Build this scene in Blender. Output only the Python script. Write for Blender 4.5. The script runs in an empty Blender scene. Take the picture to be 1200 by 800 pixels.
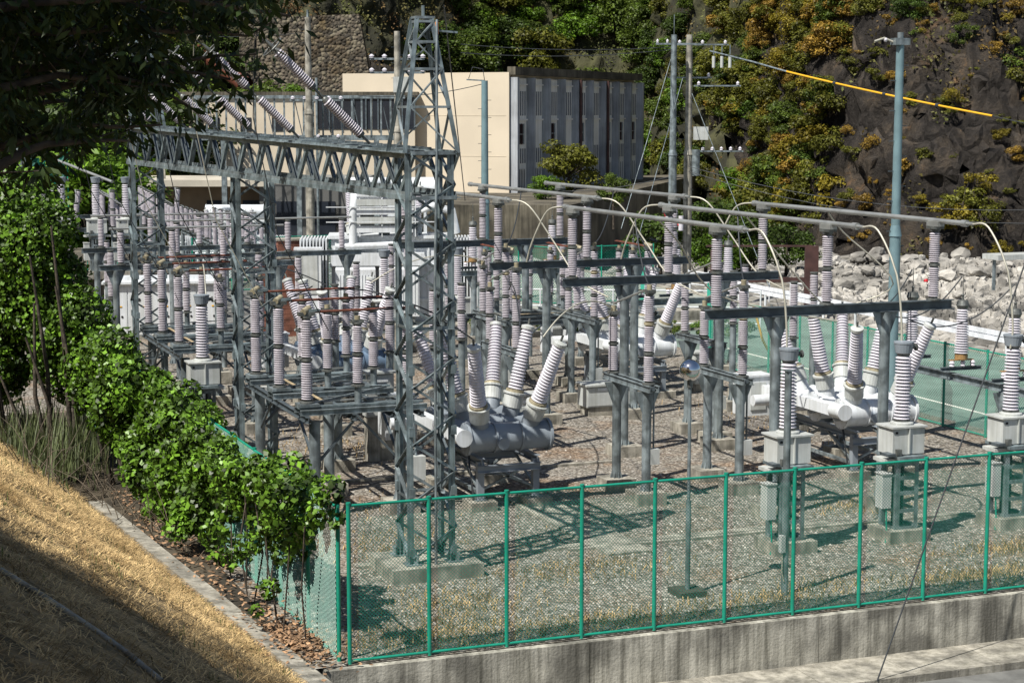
import bpy, math, random
from mathutils import Vector, Matrix, noise
R_ = random.Random(7)
PI = math.pi
scn = bpy.context.scene
COL = scn.collection
# ------------------------------------------------------------------ camera model
FPX = 2150.0; CAMH = 10.0
PITCH = math.atan(270/FPX); YAW = math.radians(21.1)
_cp, _sp, _cy, _sy = math.cos(PITCH), math.sin(PITCH), math.cos(YAW), math.sin(YAW)
FW = Vector((_sy*_cp, _cy*_cp, -_sp)); RT = Vector((_cy, -_sy, 0)); UP = Vector((_sy*_sp, _cy*_sp, _cp))
CAM = Vector((0, 0, CAMH))
def ray(x, y): return FW + RT*((x-600)/FPX) + UP*((400-y)/FPX)
def G(x, y, z=0.0):
    r = ray(x, y); t = (z-CAMH)/r.z
    return CAM + r*t
def at(x, y, D): return CAM + ray(x, y)*D          # survey point: bearing + distance
def RF(r, d, z=0.0): return Vector((d*_sy + r*_cy, d*_cy - r*_sy, z))
cd = bpy.data.cameras.new('camera'); cam = bpy.data.objects.new('camera', cd); COL.objects.link(cam)
cam.location = CAM
cam.matrix_world = Matrix(((RT.x, UP.x, -FW.x, CAM.x), (RT.y, UP.y, -FW.y, CAM.y), (RT.z, UP.z, -FW.z, CAM.z), (0, 0, 0, 1)))
cd.sensor_width = 36; cd.lens = 36*FPX/1200; cd.clip_start = 0.5; cd.clip_end = 2000
scn.camera = cam
# ------------------------------------------------------------------ world and sun
W = bpy.data.worlds.new('World'); scn.world = W; W.use_nodes = True
nt = W.node_tree; bg = nt.nodes['Background']
sky = nt.nodes.new('ShaderNodeTexSky'); sky.sky_type = 'NISHITA'; sky.sun_disc = False
SUND = Vector((-0.9*math.cos(math.radians(55)), -0.43*math.cos(math.radians(55)), math.sin(math.radians(55)))).normalized()
sky.sun_elevation = math.asin(SUND.z); sky.sun_rotation = math.atan2(SUND.x, SUND.y)
nt.links.new(sky.outputs[0], bg.inputs[0]); bg.inputs[1].default_value = 0.064
sl = bpy.data.lights.new('sun', 'SUN'); sl.energy = 5.0; sl.angle = math.radians(.5); sl.color = (1, .955, .88)
so = bpy.data.objects.new('sun', sl); COL.objects.link(so); so.location = (-20, -10, 60)
so.rotation_euler = (-SUND).to_track_quat('-Z', 'Y').to_euler()
scn.view_settings.view_transform = 'Standard'; scn.view_settings.look = 'None'
scn.view_settings.exposure = 0.41; scn.view_settings.gamma = 1
scn.cycles.max_bounces = 6; scn.cycles.diffuse_bounces = 3; scn.cycles.glossy_bounces = 3
scn.cycles.transparent_max_bounces = 16
# ------------------------------------------------------------------ materials
MATS = {}
def mat(name, col, rough=.6, metal=0.0, var=0.12, scale=3.0, col2=None, bump=0.0, bscale=30, spec=.5, island=0.0,
        trans=0.0, objcol=False, streak=0.0, detail=6):
    if name in MATS: return MATS[name]
    m = bpy.data.materials.new(name); m.use_nodes = True; N = m.node_tree; L = N.links; nd = N.nodes
    b = nd['Principled BSDF']; b.inputs['Roughness'].default_value = rough; b.inputs['Metallic'].default_value = metal
    b.inputs['Specular IOR Level'].default_value = spec
    tc = nd.new('ShaderNodeTexCoord')
    nz = nd.new('ShaderNodeTexNoise'); nz.inputs['Scale'].default_value = scale; nz.inputs['Detail'].default_value = detail
    geo = nd.new('ShaderNodeNewGeometry'); L.new(geo.outputs['Position'], nz.inputs['Vector'])
    rp = nd.new('ShaderNodeValToRGB'); L.new(nz.outputs['Fac'], rp.inputs[0])
    c2 = col2 or tuple(c*(1-var*1.6) for c in col)
    rp.color_ramp.elements[0].position = .38; rp.color_ramp.elements[1].position = .62
    rp.color_ramp.elements[0].color = (*c2, 1); rp.color_ramp.elements[1].color = (*[min(1, c*(1+var*.5)) for c in col], 1)
    out = rp.outputs[0]
    if streak:
        mp = nd.new('ShaderNodeMapping'); mp.inputs['Scale'].default_value = (5.5, 5.5, .25); L.new(geo.outputs['Position'], mp.inputs[0])
        n2 = nd.new('ShaderNodeTexNoise'); n2.inputs['Scale'].default_value = 1.3; n2.inputs['Detail'].default_value = 8; n2.inputs['Roughness'].default_value = .7
        L.new(mp.outputs[0], n2.inputs[0])
        r2 = nd.new('ShaderNodeValToRGB'); L.new(n2.outputs['Fac'], r2.inputs[0])
        r2.color_ramp.elements[0].position = .36; r2.color_ramp.elements[1].position = .6
        k = 1-streak; r2.color_ramp.elements[0].color = (k, k, k*.95, 1); r2.color_ramp.elements[1].color = (1.15, 1.15, 1.15, 1)
        mx = nd.new('ShaderNodeMix'); mx.data_type = 'RGBA'; mx.blend_type = 'MULTIPLY'; mx.inputs[0].default_value = 1
        L.new(out, mx.inputs[6]); L.new(r2.outputs[0], mx.inputs[7]); out = mx.outputs[2]
    if island:
        mr = nd.new('ShaderNodeMapRange'); L.new(geo.outputs['Random Per Island'], mr.inputs[0])
        mr.inputs[3].default_value = 1-island; mr.inputs[4].default_value = 1+island
        mx = nd.new('ShaderNodeMix'); mx.data_type = 'RGBA'; mx.blend_type = 'MULTIPLY'; mx.inputs[0].default_value = 1
        L.new(out, mx.inputs[6]); L.new(mr.outputs[0], mx.inputs[7]); out = mx.outputs[2]
    if objcol:
        oi = nd.new('ShaderNodeObjectInfo')
        mx = nd.new('ShaderNodeMix'); mx.data_type = 'RGBA'; mx.blend_type = 'MULTIPLY'; mx.inputs[0].default_value = 1
        L.new(out, mx.inputs[6]); L.new(oi.outputs['Color'], mx.inputs[7]); out = mx.outputs[2]
    L.new(out, b.inputs['Base Color'])
    if bump:
        n3 = nd.new('ShaderNodeTexNoise'); n3.inputs['Scale'].default_value = bscale; n3.inputs['Detail'].default_value = 5
        L.new(geo.outputs['Position'], n3.inputs['Vector'])
        bp = nd.new('ShaderNodeBump'); bp.inputs['Strength'].default_value = 1; bp.inputs['Distance'].default_value = bump
        L.new(n3.outputs['Fac'], bp.inputs['Height']); L.new(bp.outputs[0], b.inputs['Normal'])
    if trans:
        tr = nd.new('ShaderNodeBsdfTranslucent'); L.new(out, tr.inputs[0]); ms = nd.new('ShaderNodeMixShader'); ms.inputs[0].default_value = trans
        L.new(b.outputs[0], ms.inputs[1]); L.new(tr.outputs[0], ms.inputs[2]); L.new(ms.outputs[0], nd['Material Output'].inputs[0])
    MATS[name] = m; return m
STEEL = mat('galvanised steel', (.25, .295, .315), .45, .35, .3, 3, streak=.32)
STEELD = mat('dark steel', (.11, .135, .15), .5, .3, .2, 4)
STEELP = mat('painted steel tower', (.20, .25, .27), .42, .25, .3, 3, streak=.25)
TUBE = mat('aluminium bus tube', (.42, .43, .41), .42, .6, .12, 2)
PORC = mat('porcelain', (.50, .47, .51), .28, 0, .1, 6, spec=.6)
PORCW = mat('white porcelain', (.63, .61, .66), .2, 0, .06, 6, spec=.6)
CAP = mat('cast cap', (.17, .18, .17), .5, .5, .25, 8)
CAPT = mat('tan cement joint', (.34, .30, .20), .6, .1, .2, 8)
WHITE = mat('white paint', (.62, .65, .68), .38, 0, .07, 1.5, streak=.07)
LGREY = mat('light grey paint', (.46, .48, .47), .42, 0, .08, 2, streak=.1)
MGREY = mat('mid grey paint', (.24, .275, .31), .42, 0, .1, 2)
BRASS = mat('brown base ring', (.36, .22, .09), .5, .2, .2, 8)
RUST = mat('oxidised copper tube', (.17, .058, .035), .55, .2, .25, 8)
WIRE = mat('aluminium conductor', (.55, .53, .44), .5, .4, .1, 3)
WIRED = mat('dark cable', (.035, .04, .045), .5, 0, .1, 3)
CONC = mat('weathered concrete', (.34, .32, .27), .85, 0, .3, 2.2, streak=.35, bump=.01, bscale=25)
CONCW = mat('stained concrete wall', (.40, .385, .33), .88, 0, .35, 1.2, streak=.6, bump=.012, bscale=18)
CONCD = mat('mossy concrete', (.13, .115, .085), .9, 0, .35, .5, streak=.5)
GREEN = mat('green fence paint', (.012, .27, .18), .35, 0, .1, 4)
MESHG = mat('green vinyl wire', (.015, .24, .165), .4, 0, .1, 4)
CREAM = mat('cream render', (.64, .555, .425), .85, 0, .05, .25)
CONPANEL = mat('grey panel', (.80, .77, .71), .8, 0, .06, .4, streak=.12)
BRICK = mat('red brown fire brick', (.21, .085, .055), .8, 0, .25, 3, bump=.01)
GLASS = mat('dark glass', (.025, .03, .04), .08, 0, .1, 1, spec=.8)
CHROME = mat('mirror steel', (.75, .76, .78), .04, 1.0, .02, 2)
RUSTB = mat('brown steel', (.075, .035, .03), .6, .1, .2, 2)
YEL = mat('yellow cover', (.75, .40, .015), .5, 0, .03, 2)
ORANGE = mat('orange paint', (.85, .25, .02), .5, 0, .03, 2)
BLACK = mat('black opening', (.012, .012, .014), .8, 0, .1, 1)
TAN = mat('pale wood strip', (.42, .33, .2), .8, 0, .2, 4)
BARK = mat('bark', (.075, .06, .045), .9, 0, .4, 6, bump=.02, bscale=12)
LEAF = mat('foliage', (.105, .122, .028), .5, 0, .3, .9, spec=.3, island=.5, trans=.34, objcol=True)
VINE = mat('kudzu leaf', (.105, .205, .018), .42, 0, .45, 1.6, spec=.35, island=.8, trans=.12)
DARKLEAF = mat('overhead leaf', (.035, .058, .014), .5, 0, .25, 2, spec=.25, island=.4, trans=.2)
STRAW = mat('dry straw', (.60, .44, .22), .85, 0, .3, 1.1, (.24, .16, .07), spec=.15, island=.55, trans=.12)
TUFT = mat('dry weeds', (.42, .30, .15), .85, 0, .3, 2, spec=.15, island=.45, trans=.1)
def vor_mat(name, cols, scale, bump, bigcol=None, bigscale=.35, big=(.5, .62), rough=.9, big2=None):
    m = bpy.data.materials.new(name); m.use_nodes = True; nd = m.node_tree.nodes; L = m.node_tree.links
    b = nd['Principled BSDF']; b.inputs['Roughness'].default_value = rough; b.inputs['Specular IOR Level'].default_value = .25
    geo = nd.new('ShaderNodeNewGeometry')
    v = nd.new('ShaderNodeTexVoronoi'); v.inputs['Scale'].default_value = scale; L.new(geo.outputs['Position'], v.inputs['Vector'])
    sep = nd.new('ShaderNodeSeparateColor'); L.new(v.outputs['Color'], sep.inputs[0])
    rp = nd.new('ShaderNodeValToRGB'); L.new(sep.outputs[0], rp.inputs[0]); rp.color_ramp.interpolation = 'CONSTANT'
    els = rp.color_ramp.elements
    els[0].position = 0; els[0].color = (*cols[0], 1); els[1].position = 1/len(cols); els[1].color = (*cols[1], 1)
    for i, c in enumerate(cols[2:]):
        e = els.new((i+2)/len(cols)); e.color = (*c, 1)
    out = rp.outputs[0]
    for bc, bs, bb, off in ((bigcol, bigscale, big, 0), (big2, bigscale*.5, (.52, .66), 17)):
        if not bc: continue
        n = nd.new('ShaderNodeTexNoise'); n.inputs['Scale'].default_value = bs; n.inputs['Detail'].default_value = 8; n.inputs['Roughness'].default_value = .7
        mp = nd.new('ShaderNodeMapping'); mp.inputs['Location'].default_value = (off, off, 0); L.new(geo.outputs['Position'], mp.inputs[0]); L.new(mp.outputs[0], n.inputs['Vector'])
        r2 = nd.new('ShaderNodeValToRGB'); L.new(n.outputs['Fac'], r2.inputs[0]); r2.color_ramp.elements[0].position = bb[0]; r2.color_ramp.elements[1].position = bb[1]
        mx = nd.new('ShaderNodeMix'); mx.data_type = 'RGBA'; mx.blend_type = 'MULTIPLY'; L.new(r2.outputs[0], mx.inputs[0]); L.new(out, mx.inputs[6]); mx.inputs[7].default_value = (*bc, 1); out = mx.outputs[2]
    L.new(out, b.inputs['Base Color'])
    bp = nd.new('ShaderNodeBump'); bp.inputs['Distance'].default_value = bump; bp.invert = True; L.new(v.outputs['Distance'], bp.inputs['Height']); L.new(bp.outputs[0], b.inputs['Normal'])
    MATS[name] = m; return m
GRAVEL = vor_mat('yard gravel', [(.10, .09, .072), (.24, .22, .18), (.155, .138, .115), (.37, .345, .30), (.19, .165, .135), (.115, .105, .092), (.29, .27, .235)], 15, .035, (.98, .78, .64), .28, (.50, .64), big2=(.75, .75, .78))
RIVER = vor_mat('river rubble', [(.20, .19, .17), (.30, .29, .27), (.13, .125, .115), (.36, .35, .33), (.24, .23, .2)], 1.9, .3, (.55, .52, .45), .08)
def rock_mat():
    m = bpy.data.materials.new('cliff rock'); m.use_nodes = True; nd = m.node_tree.nodes; L = m.node_tree.links
    b = nd['Principled BSDF']; b.inputs['Roughness'].default_value = .9; b.inputs['Specular IOR Level'].default_value = .15
    geo = nd.new('ShaderNodeNewGeometry')
    n1 = nd.new('ShaderNodeTexNoise'); n1.inputs['Scale'].default_value = .22; n1.inputs['Detail'].default_value = 12; n1.inputs['Roughness'].default_value = .7; L.new(geo.outputs['Position'], n1.inputs[0])
    rp = nd.new('ShaderNodeValToRGB'); L.new(n1.outputs['Fac'], rp.inputs[0]); e = rp.color_ramp.elements
    e[0].position = .34; e[0].color = (.022, .019, .017, 1); e[1].position = .50; e[1].color = (.058, .051, .045, 1)
    x = e.new(.60); x.color = (.105, .085, .065, 1); x = e.new(.68); x.color = (.27, .165, .09, 1)
    n2 = nd.new('ShaderNodeTexNoise'); n2.inputs['Scale'].default_value = 2.2; n2.inputs['Detail'].default_value = 8; n2.inputs['Roughness'].default_value = .75; L.new(geo.outputs['Position'], n2.inputs[0])
    mx = nd.new('ShaderNodeMix'); mx.data_type = 'RGBA'; mx.blend_type = 'OVERLAY'; mx.inputs[0].default_value = .8; L.new(rp.outputs[0], mx.inputs[6])
    L.new(n2.outputs['Fac'], mx.inputs[7]); L.new(mx.outputs[2], b.inputs['Base Color'])
    v = nd.new('ShaderNodeTexVoronoi'); v.feature = 'DISTANCE_TO_EDGE'; v.inputs['Scale'].default_value = .5
    mp = nd.new('ShaderNodeMapping'); mp.inputs['Rotation'].default_value = (.3, .5, .2); mp.inputs['Scale'].default_value = (1, 1, .55); L.new(geo.outputs['Position'], mp.inputs[0])
    mw = nd.new('ShaderNodeMix'); mw.data_type = 'VECTOR'; mw.inputs[0].default_value = .25; L.new(mp.outputs[0], mw.inputs[4]); L.new(n2.outputs['Color'], mw.inputs[5]); L.new(mw.outputs[1], v.inputs['Vector'])
    cr = nd.new('ShaderNodeMapRange'); cr.inputs[2].default_value = .12; L.new(v.outputs['Distance'], cr.inputs[0])
    ad = nd.new('ShaderNodeMath'); ad.operation = 'ADD'; L.new(cr.outputs[0], ad.inputs[0]); L.new(n2.outputs['Fac'], ad.inputs[1])
    bp = nd.new('ShaderNodeBump'); bp.inputs['Distance'].default_value = .9; L.new(ad.outputs[0], bp.inputs['Height']); L.new(bp.outputs[0], b.inputs['Normal'])
    MATS['rock'] = m; return m
ROCK = rock_mat()
ASPH = mat('green tinted asphalt', (.15, .20, .17), .85, 0, .2, .5, bump=.004, bscale=60)
ASPHG = mat('grey asphalt', (.16, .16, .15), .9, 0, .2, 2, bump=.004, bscale=60)
LINE = mat('road paint', (.70, .70, .62), .7, 0, .15, 3)
SOIL = mat('dark soil', (.08, .065, .042), .95, 0, .4, .4, bump=.1, bscale=3)
HILLG = mat('undergrowth soil', (.05, .05, .02), .95, 0, .5, .3, (.02, .02, .01), bump=.3, bscale=1.2)
SLOPE = mat('dry grass ground', (.34, .24, .12), .95, 0, .4, 2.4, (.10, .075, .035), bump=.08, bscale=16)
STONEW = vor_mat('stone wall', [(.07, .06, .045), (.12, .10, .075), (.045, .04, .032), (.16, .14, .10)], 3.4, .2, (.6, .5, .35), .15)
BOULD = mat('pale boulder', (.40, .38, .34), .9, 0, .4, .35, bump=.12, bscale=2)
# ------------------------------------------------------------------ mesh builder
class MB:
    def __init__(s): s.v = []; s.f = []; s.m = []; s.mats = []; s.sm = []
    def mi(s, m):
        if m not in s.mats: s.mats.append(m)
        return s.mats.index(m)
    def add(s, vs, fs, m, smooth=False):
        o = len(s.v); k = s.mi(m); s.v += [tuple(v) for v in vs]
        for f in fs: s.f.append(tuple(i+o for i in f)); s.m.append(k); s.sm.append(smooth)
        return s
    def hexa(s, p, m): return s.add(p, [(0, 3, 2, 1), (4, 5, 6, 7), (0, 1, 5, 4), (1, 2, 6, 5), (2, 3, 7, 6), (3, 0, 4, 7)], m)
    def box(s, c, d, m, rz=0, taper=1.0):
        cx, cy, cz = c; a, b, h = d[0]/2, d[1]/2, d[2]/2; co, si = math.cos(rz), math.sin(rz); P = []
        for z, k in ((-h, 1), (h, taper)):
            for x, y in ((-a, -b), (a, -b), (a, b), (-a, b)):
                x *= k; y *= k
                P.append((cx+x*co-y*si, cy+x*si+y*co, cz+z))
        return s.hexa(P, m)
    def bar(s, p0, p1, w, h, m, up=(0, 0, 1)):
        p0, p1 = Vector(p0), Vector(p1); d = (p1-p0).normalized(); u = Vector(up)
        if abs(d.dot(u)) > .95: u = Vector((1, 0, 0))
        sd = d.cross(u).normalized(); u = sd.cross(d).normalized()
        P = []
        for p in (p0, p1):
            for a, b in ((-1, -1), (1, -1), (1, 1), (-1, 1)): P.append(p+sd*(a*w/2)+u*(b*h/2))
        return s.add(P, [(0, 1, 2, 3), (7, 6, 5, 4), (0, 4, 5, 1), (1, 5, 6, 2), (2, 6, 7, 3), (3, 7, 4, 0)], m)
    def ang(s, p0, p1, w, m, up=(0, 0, 1), t=.012, flip=1):
        # L-section
        p0, p1 = Vector(p0), Vector(p1); d = (p1-p0).normalized(); u = Vector(up)
        if abs(d.dot(u)) > .95: u = Vector((0, 1, 0))
        sd = d.cross(u).normalized()*flip; u = sd.cross(d).normalized()*flip
        s.bar(p0+sd*(w/2), p1+sd*(w/2), w, t, m, u)
        s.bar(p0+u*(w/2+t/2), p1+u*(w/2+t/2), t, w, m, u)
        return s
    def hbeam(s, p0, p1, w, h, m, t=.018):
        z = Vector((0, 0, 1)); p0, p1 = Vector(p0), Vector(p1)
        s.bar(p0+z*(h/2-t/2), p1+z*(h/2-t/2), w, t, m); s.bar(p0-z*(h/2-t/2), p1-z*(h/2-t/2), w, t, m)
        s.bar(p0, p1, t, h-2*t-.002, m)
        return s
    def cyl(s, p0, p1, r0, m, r1=None, seg=14, caps=True):
        p0, p1 = Vector(p0), Vector(p1); r1 = r0 if r1 is None else r1
        d = (p1-p0).normalized(); u = Vector((0, 0, 1)) if abs(d.z) < .9 else Vector((1, 0, 0))
        a = d.cross(u).normalized(); b = d.cross(a).normalized(); P = []
        for p, r in ((p0, r0), (p1, r1)):
            for i in range(seg):
                t = 2*PI*i/seg; P.append(p+a*(r*math.cos(t))+b*(r*math.sin(t)))
        s.add(P, [(i, seg+i, seg+(i+1) % seg, (i+1) % seg) for i in range(seg)], m, True)
        if caps: s.add(P[:seg], [tuple(range(seg))], m); s.add(P[seg:], [tuple(reversed(range(seg)))], m)
        return s
    def lathe(s, prof, p0=(0, 0, 0), d=(0, 0, 1), seg=18, smooth=False):
        # prof: (r, z, material of the band above)
        p0 = Vector(p0); d = Vector(d).normalized(); u = Vector((0, 0, 1)) if abs(d.z) < .9 else Vector((1, 0, 0))
        a = d.cross(u).normalized(); b = d.cross(a).normalized(); o = len(s.v); n = len(prof)
        for r, z, _ in prof:
            for i in range(seg):
                t = 2*PI*i/seg; s.v.append(tuple(p0+d*z+a*(r*math.cos(t))+b*(r*math.sin(t))))
        for j in range(n-1):
            k = s.mi(prof[j][2])
            for i in range(seg):
                s.f.append((o+j*seg+i, o+(j+1)*seg+i, o+(j+1)*seg+(i+1) % seg, o+j*seg+(i+1) % seg)); s.m.append(k); s.sm.append(smooth)
        s.f.append(tuple(o+i for i in range(seg))); s.m.append(s.mi(prof[0][2])); s.sm.append(False)
        s.f.append(tuple(o+(n-1)*seg+i for i in reversed(range(seg)))); s.m.append(s.mi(prof[-2][2])); s.sm.append(False)
        return s
    def sphere(s, c, r, m, seg=16, sq=1.0):
        n = seg//2; c = Vector(c)
        pr = [(r*math.sin(PI*j/n)+1e-4, -r*sq*math.cos(PI*j/n), m) for j in range(n+1)]
        return s.lathe(pr, c, (0, 0, 1), seg, True)
    def tube(s, pts, r, m, seg=7):
        pts = [Vector(p) for p in pts]; o = len(s.v); n = len(pts); k = s.mi(m)
        for j, p in enumerate(pts):
            d = (pts[min(j+1, n-1)]-pts[max(j-1, 0)]).normalized()
            u = Vector((0, 0, 1)) if abs(d.z) < .93 else Vector((1, .2, 0)); a = d.cross(u).normalized(); b = d.cross(a).normalized()
            rr = r[j] if isinstance(r, (list, tuple)) else r
            for i in range(seg):
                t = 2*PI*i/seg; s.v.append(tuple(p+a*(rr*math.cos(t))+b*(rr*math.sin(t))))
        for j in range(n-1):
            for i in range(seg):
                s.f.append((o+j*seg+i, o+(j+1)*seg+i, o+(j+1)*seg+(i+1) % seg, o+j*seg+(i+1) % seg)); s.m.append(k); s.sm.append(True)
        return s
    def mesh(s, name):
        me = bpy.data.meshes.new(name); me.from_pydata(s.v, [], s.f)
        for m in s.mats: me.materials.append(m)
        me.polygons.foreach_set('material_index', s.m); me.polygons.foreach_set('use_smooth', s.sm); me.update()
        return me
def arc(p0, p1, sag, n=12, side=(0, 0, 1)):
    p0, p1 = Vector(p0), Vector(p1); sd = Vector(side)
    return [p0.lerp(p1, i/n)+sd*(sag*4*(i/n)*(1-i/n)) for i in range(n+1)]
def link(o, parent=None):
    COL.objects.link(o)
    if parent: o.parent = parent
    return o
def part(mb, name, parent, loc=(0, 0, 0), rot=None, label=None):
    o = bpy.data.objects.new(name, mb.mesh(name) if isinstance(mb, MB) else mb); o.location = loc
    if rot: o.rotation_euler = rot
    if label: o['label'] = label
    return link(o, parent)
def tag(o, label, cat, group=None):
    o['label'] = label; o['category'] = cat
    if group: o['group'] = group
    return o
def thing(name, label, cat, loc=(0, 0, 0), rz=0, group=None):
    o = bpy.data.objects.new(name, None); o.location = loc; o.rotation_euler = (0, 0, rz); o.empty_display_size = .3
    tag(o, label, cat, group); return link(o)
def solo(mb, name, label, cat, loc=(0, 0, 0), group=None):
    o = bpy.data.objects.new(name, mb.mesh(name) if isinstance(mb, MB) else mb); o.location = loc; tag(o, label, cat, group); return link(o)
def struct(mb, name, kind='structure', loc=(0, 0, 0), label=None, cat=None):
    o = bpy.data.objects.new(name, mb.mesh(name)); o.location = loc; o['kind'] = kind
    if label: o['label'] = label
    if cat: o['category'] = cat
    return link(o)
KIDS = {}
def dup(root, loc, label, rz=None, group=None, parent=None):
    r = root.copy(); r.location = loc
    if rz is not None: r.rotation_euler = (0, 0, rz)
    if label: r['label'] = label
    if group: r['group'] = group
    link(r, parent)
    for ch in root.children:
        dup_part(ch, r)
    return r
def dup_part(ch, par):
    c = ch.copy(); link(c, par)
    for g in ch.children: dup_part(g, c)
# ------------------------------------------------------------------ porcelain
def sheds(z0, h, n, R, m, rc=.70, R1=None):
    R1 = R1 or R; p = h/n; out = []
    for i in range(n):
        r = R+(R1-R)*(i+.5)/n; z = z0+i*p; c = r*rc
        out += [(c, z, m), (c, z+.14*p, m), (r, z+.26*p, m), (r, z+.40*p, m), (c, z+.92*p, m)]
    return out
def stack_mb(h, units=2, R=.14, n=14, metal=None, pm=None):
    mb = MB(); m = metal or CAP; pm = pm or PORC; prof = [(R*1.25, 0, m), (R*1.25, .035, m), (R*.75, .05, m), (R*.75, .09, m)]
    g = .13; uh = (h-.18-g*(units-1))/units; z = .09
    for u in range(units):
        prof += sheds(z, uh, n, R, pm); z += uh
        if u < units-1:
            jm = CAPT if u % 2 else CAP
            prof += [(R*.72, z, jm), (R*.72, z+.03, jm), (R*1.0, z+.035, jm), (R*1.0, z+.095, jm), (R*.72, z+.1, jm), (R*.72, z+g, jm)]; z += g
    prof += [(R*.72, z, m), (R*.72, z+.04, m), (R*.95, z+.045, m), (R*.95, h, m), (R*.9, h+.001, m)]
    return mb.lathe(prof)
ST185 = stack_mb(1.80).mesh('post insulator'); ST240 = stack_mb(2.35, 3, .135, 12).mesh('tall post insulator')
ST165 = stack_mb(1.6, 2, .135, 12).mesh('short post insulator'); ST110 = stack_mb(1.25, 1, .13, 18).mesh('single post insulator')
ST220 = stack_mb(2.15, 2, .145, 16).mesh('switch insulator')
def pins(par, me, pts, rot=None):
    return [part(me, 'insulator', par, p, rot) for p in pts]
def footing(mb, x, y, s=.8, h=.32, z=0): mb.box((x, y, z+h/2-.05), (s, s, h+.1), CONC); return mb
def flange(mb, x, y, z, r=.14, s=.42):
    mb.box((x, y, z+.014), (s, s, .028), STEEL)
    for i in range(8):
        a = PI/4*i; mb.hexa([(x+math.cos(a)*r-.01*math.sin(a), y+math.sin(a)*r+.01*math.cos(a), z+.028), (x+math.cos(a)*s*.5-.01*math.sin(a), y+math.sin(a)*s*.5+.01*math.cos(a), z+.028), (x+math.cos(a)*s*.5+.01*math.sin(a), y+math.sin(a)*s*.5-.01*math.cos(a), z+.028), (x+math.cos(a)*r+.01*math.sin(a), y+math.sin(a)*r-.01*math.cos(a), z+.028),
            (x+math.cos(a)*r-.01*math.sin(a), y+math.sin(a)*r+.01*math.cos(a), z+.2), (x+math.cos(a)*(r+.01)-.01*math.sin(a), y+math.sin(a)*(r+.01)+.01*math.cos(a), z+.2), (x+math.cos(a)*(r+.01)+.01*math.sin(a), y+math.sin(a)*(r+.01)-.01*math.cos(a), z+.2), (x+math.cos(a)*r+.01*math.sin(a), y+math.sin(a)*r-.01*math.cos(a), z+.2)], STEEL)
def post(par, x, y, top, r=.14, name='post', foot=True, head=True):
    mb = MB(); mb.cyl((x, y, .27), (x, y, top), r, STEEL, seg=16); flange(mb, x, y, .27, r, r*3)
    if head:
        for sx in (-1, 1):
            mb.hexa([(x+sx*r*.8, y-.012, top-.55), (x+sx*(r+.01), y-.012, top-.55), (x+sx*(r+.01), y+.012, top-.55), (x+sx*r*.8, y+.012, top-.55),
                     (x+sx*r*.8, y-.012, top), (x+sx*.36, y-.012, top), (x+sx*.36, y+.012, top), (x+sx*r*.8, y+.012, top)], STEEL)
    part(mb, name, par)
    if foot: part(footing(MB(), x, y), 'footing', par)
# ================================================================== GROUND
def sheet(x0, y0, x1, y1, z, m, name, lab=None):
    return struct(MB().add([(x0, y0, z), (x1, y0, z), (x1, y1, z), (x0, y1, z)], [(0, 1, 2, 3)], m), name)
sheet(-400, -200, 500, 700, -3.6, SOIL, 'ground')
sheet(4, 31.3, 34.6, 84, 0, GRAVEL, 'gravel_yard')
sheet(34.6, 31.3, 46, 140, -.004, ASPH, 'side_road'); sheet(-30, 84, 34.6, 150, -.004, ASPHG, 'back_yard_pavement')
sheet(36.3, 20, 36.45, 82, .002, LINE, 'road_marking')
sheet(34.6, 82, 46, 140, 0, mat('pale concrete apron', (.30, .32, .28), .9, 0, .12, .6), 'concrete_apron')
# front road, sidewalk, wall
sheet(-60, -60, 120, 29.75, -1.14, ASPHG, 'road')
mb = MB()
for i in range(30):
    x = 6+i*2.0; mb.hexa([(x, 29.95, -1.2), (x+1.985, 29.95, -1.2), (x+1.985, 31.12, -1.2), (x, 31.12, -1.2), (x, 29.95, -1.0), (x+1.985, 29.95, -1.0), (x+1.985, 31.12, -.98), (x, 31.12, -.98)], CONC)
struct(mb, 'sidewalk')
mb = MB()
for i in range(60): x = 6+i*1.0; mb.box((x+.495, 29.85, -1.1), (.985, .19, .22), CONC)
struct(mb, 'kerb')
wall = thing('retaining_wall', 'long streaked concrete retaining wall under the front green fence', 'wall', (8.4, 31.3, 0))
x = 0
for i, wd in enumerate((5.2, 5.0, 5.4, 8, 8, 8)):
    b = MB().box((x+wd/2, 0, -.62), (wd-.015, .36, 1.2), CONCW); part(b, 'wall_panel', wall); x += wd
part(MB().box((-.05, 1.2, -.6), (.3, 2.0, 1.16), CONCW), 'return_wall', wall); part(MB().box((-.42, 1.0, -.8), (.42, 1.4, 1.1), CONC), 'step', wall)
sheet(4, 31.1, 8.3, 31.31, -.6, SOIL, 'bare_soil')
# yard details: cable duct covers and concrete strips
for nm, c, d, lab in (('duct_cover', (17, 38.2, .02), (12, .3, .07), 'long narrow concrete duct edge crossing the gravel near the tower foot'),
                 ('duct_cover', (17.2, 40.4, .02), (1.1, 6.6, .06), 'wide flat concrete duct cover running away through the gravel'),
                 ('duct_cover', (21.5, 37.9, .02), (11, .18, .07), 'thin concrete strip in the gravel behind the grey instrument cabinets'),
                 ('duct_cover', (16.5, 47.3, .02), (10, .18, .09), 'thin concrete strip crossing the gravel behind the near breaker')):
    solo(MB().box((0, 0, 0), d, CONC), nm, lab, 'duct cover', c)
sheet(2, 31.3, 8.25, 62, .004, SOIL, 'bare_soil')
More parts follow.
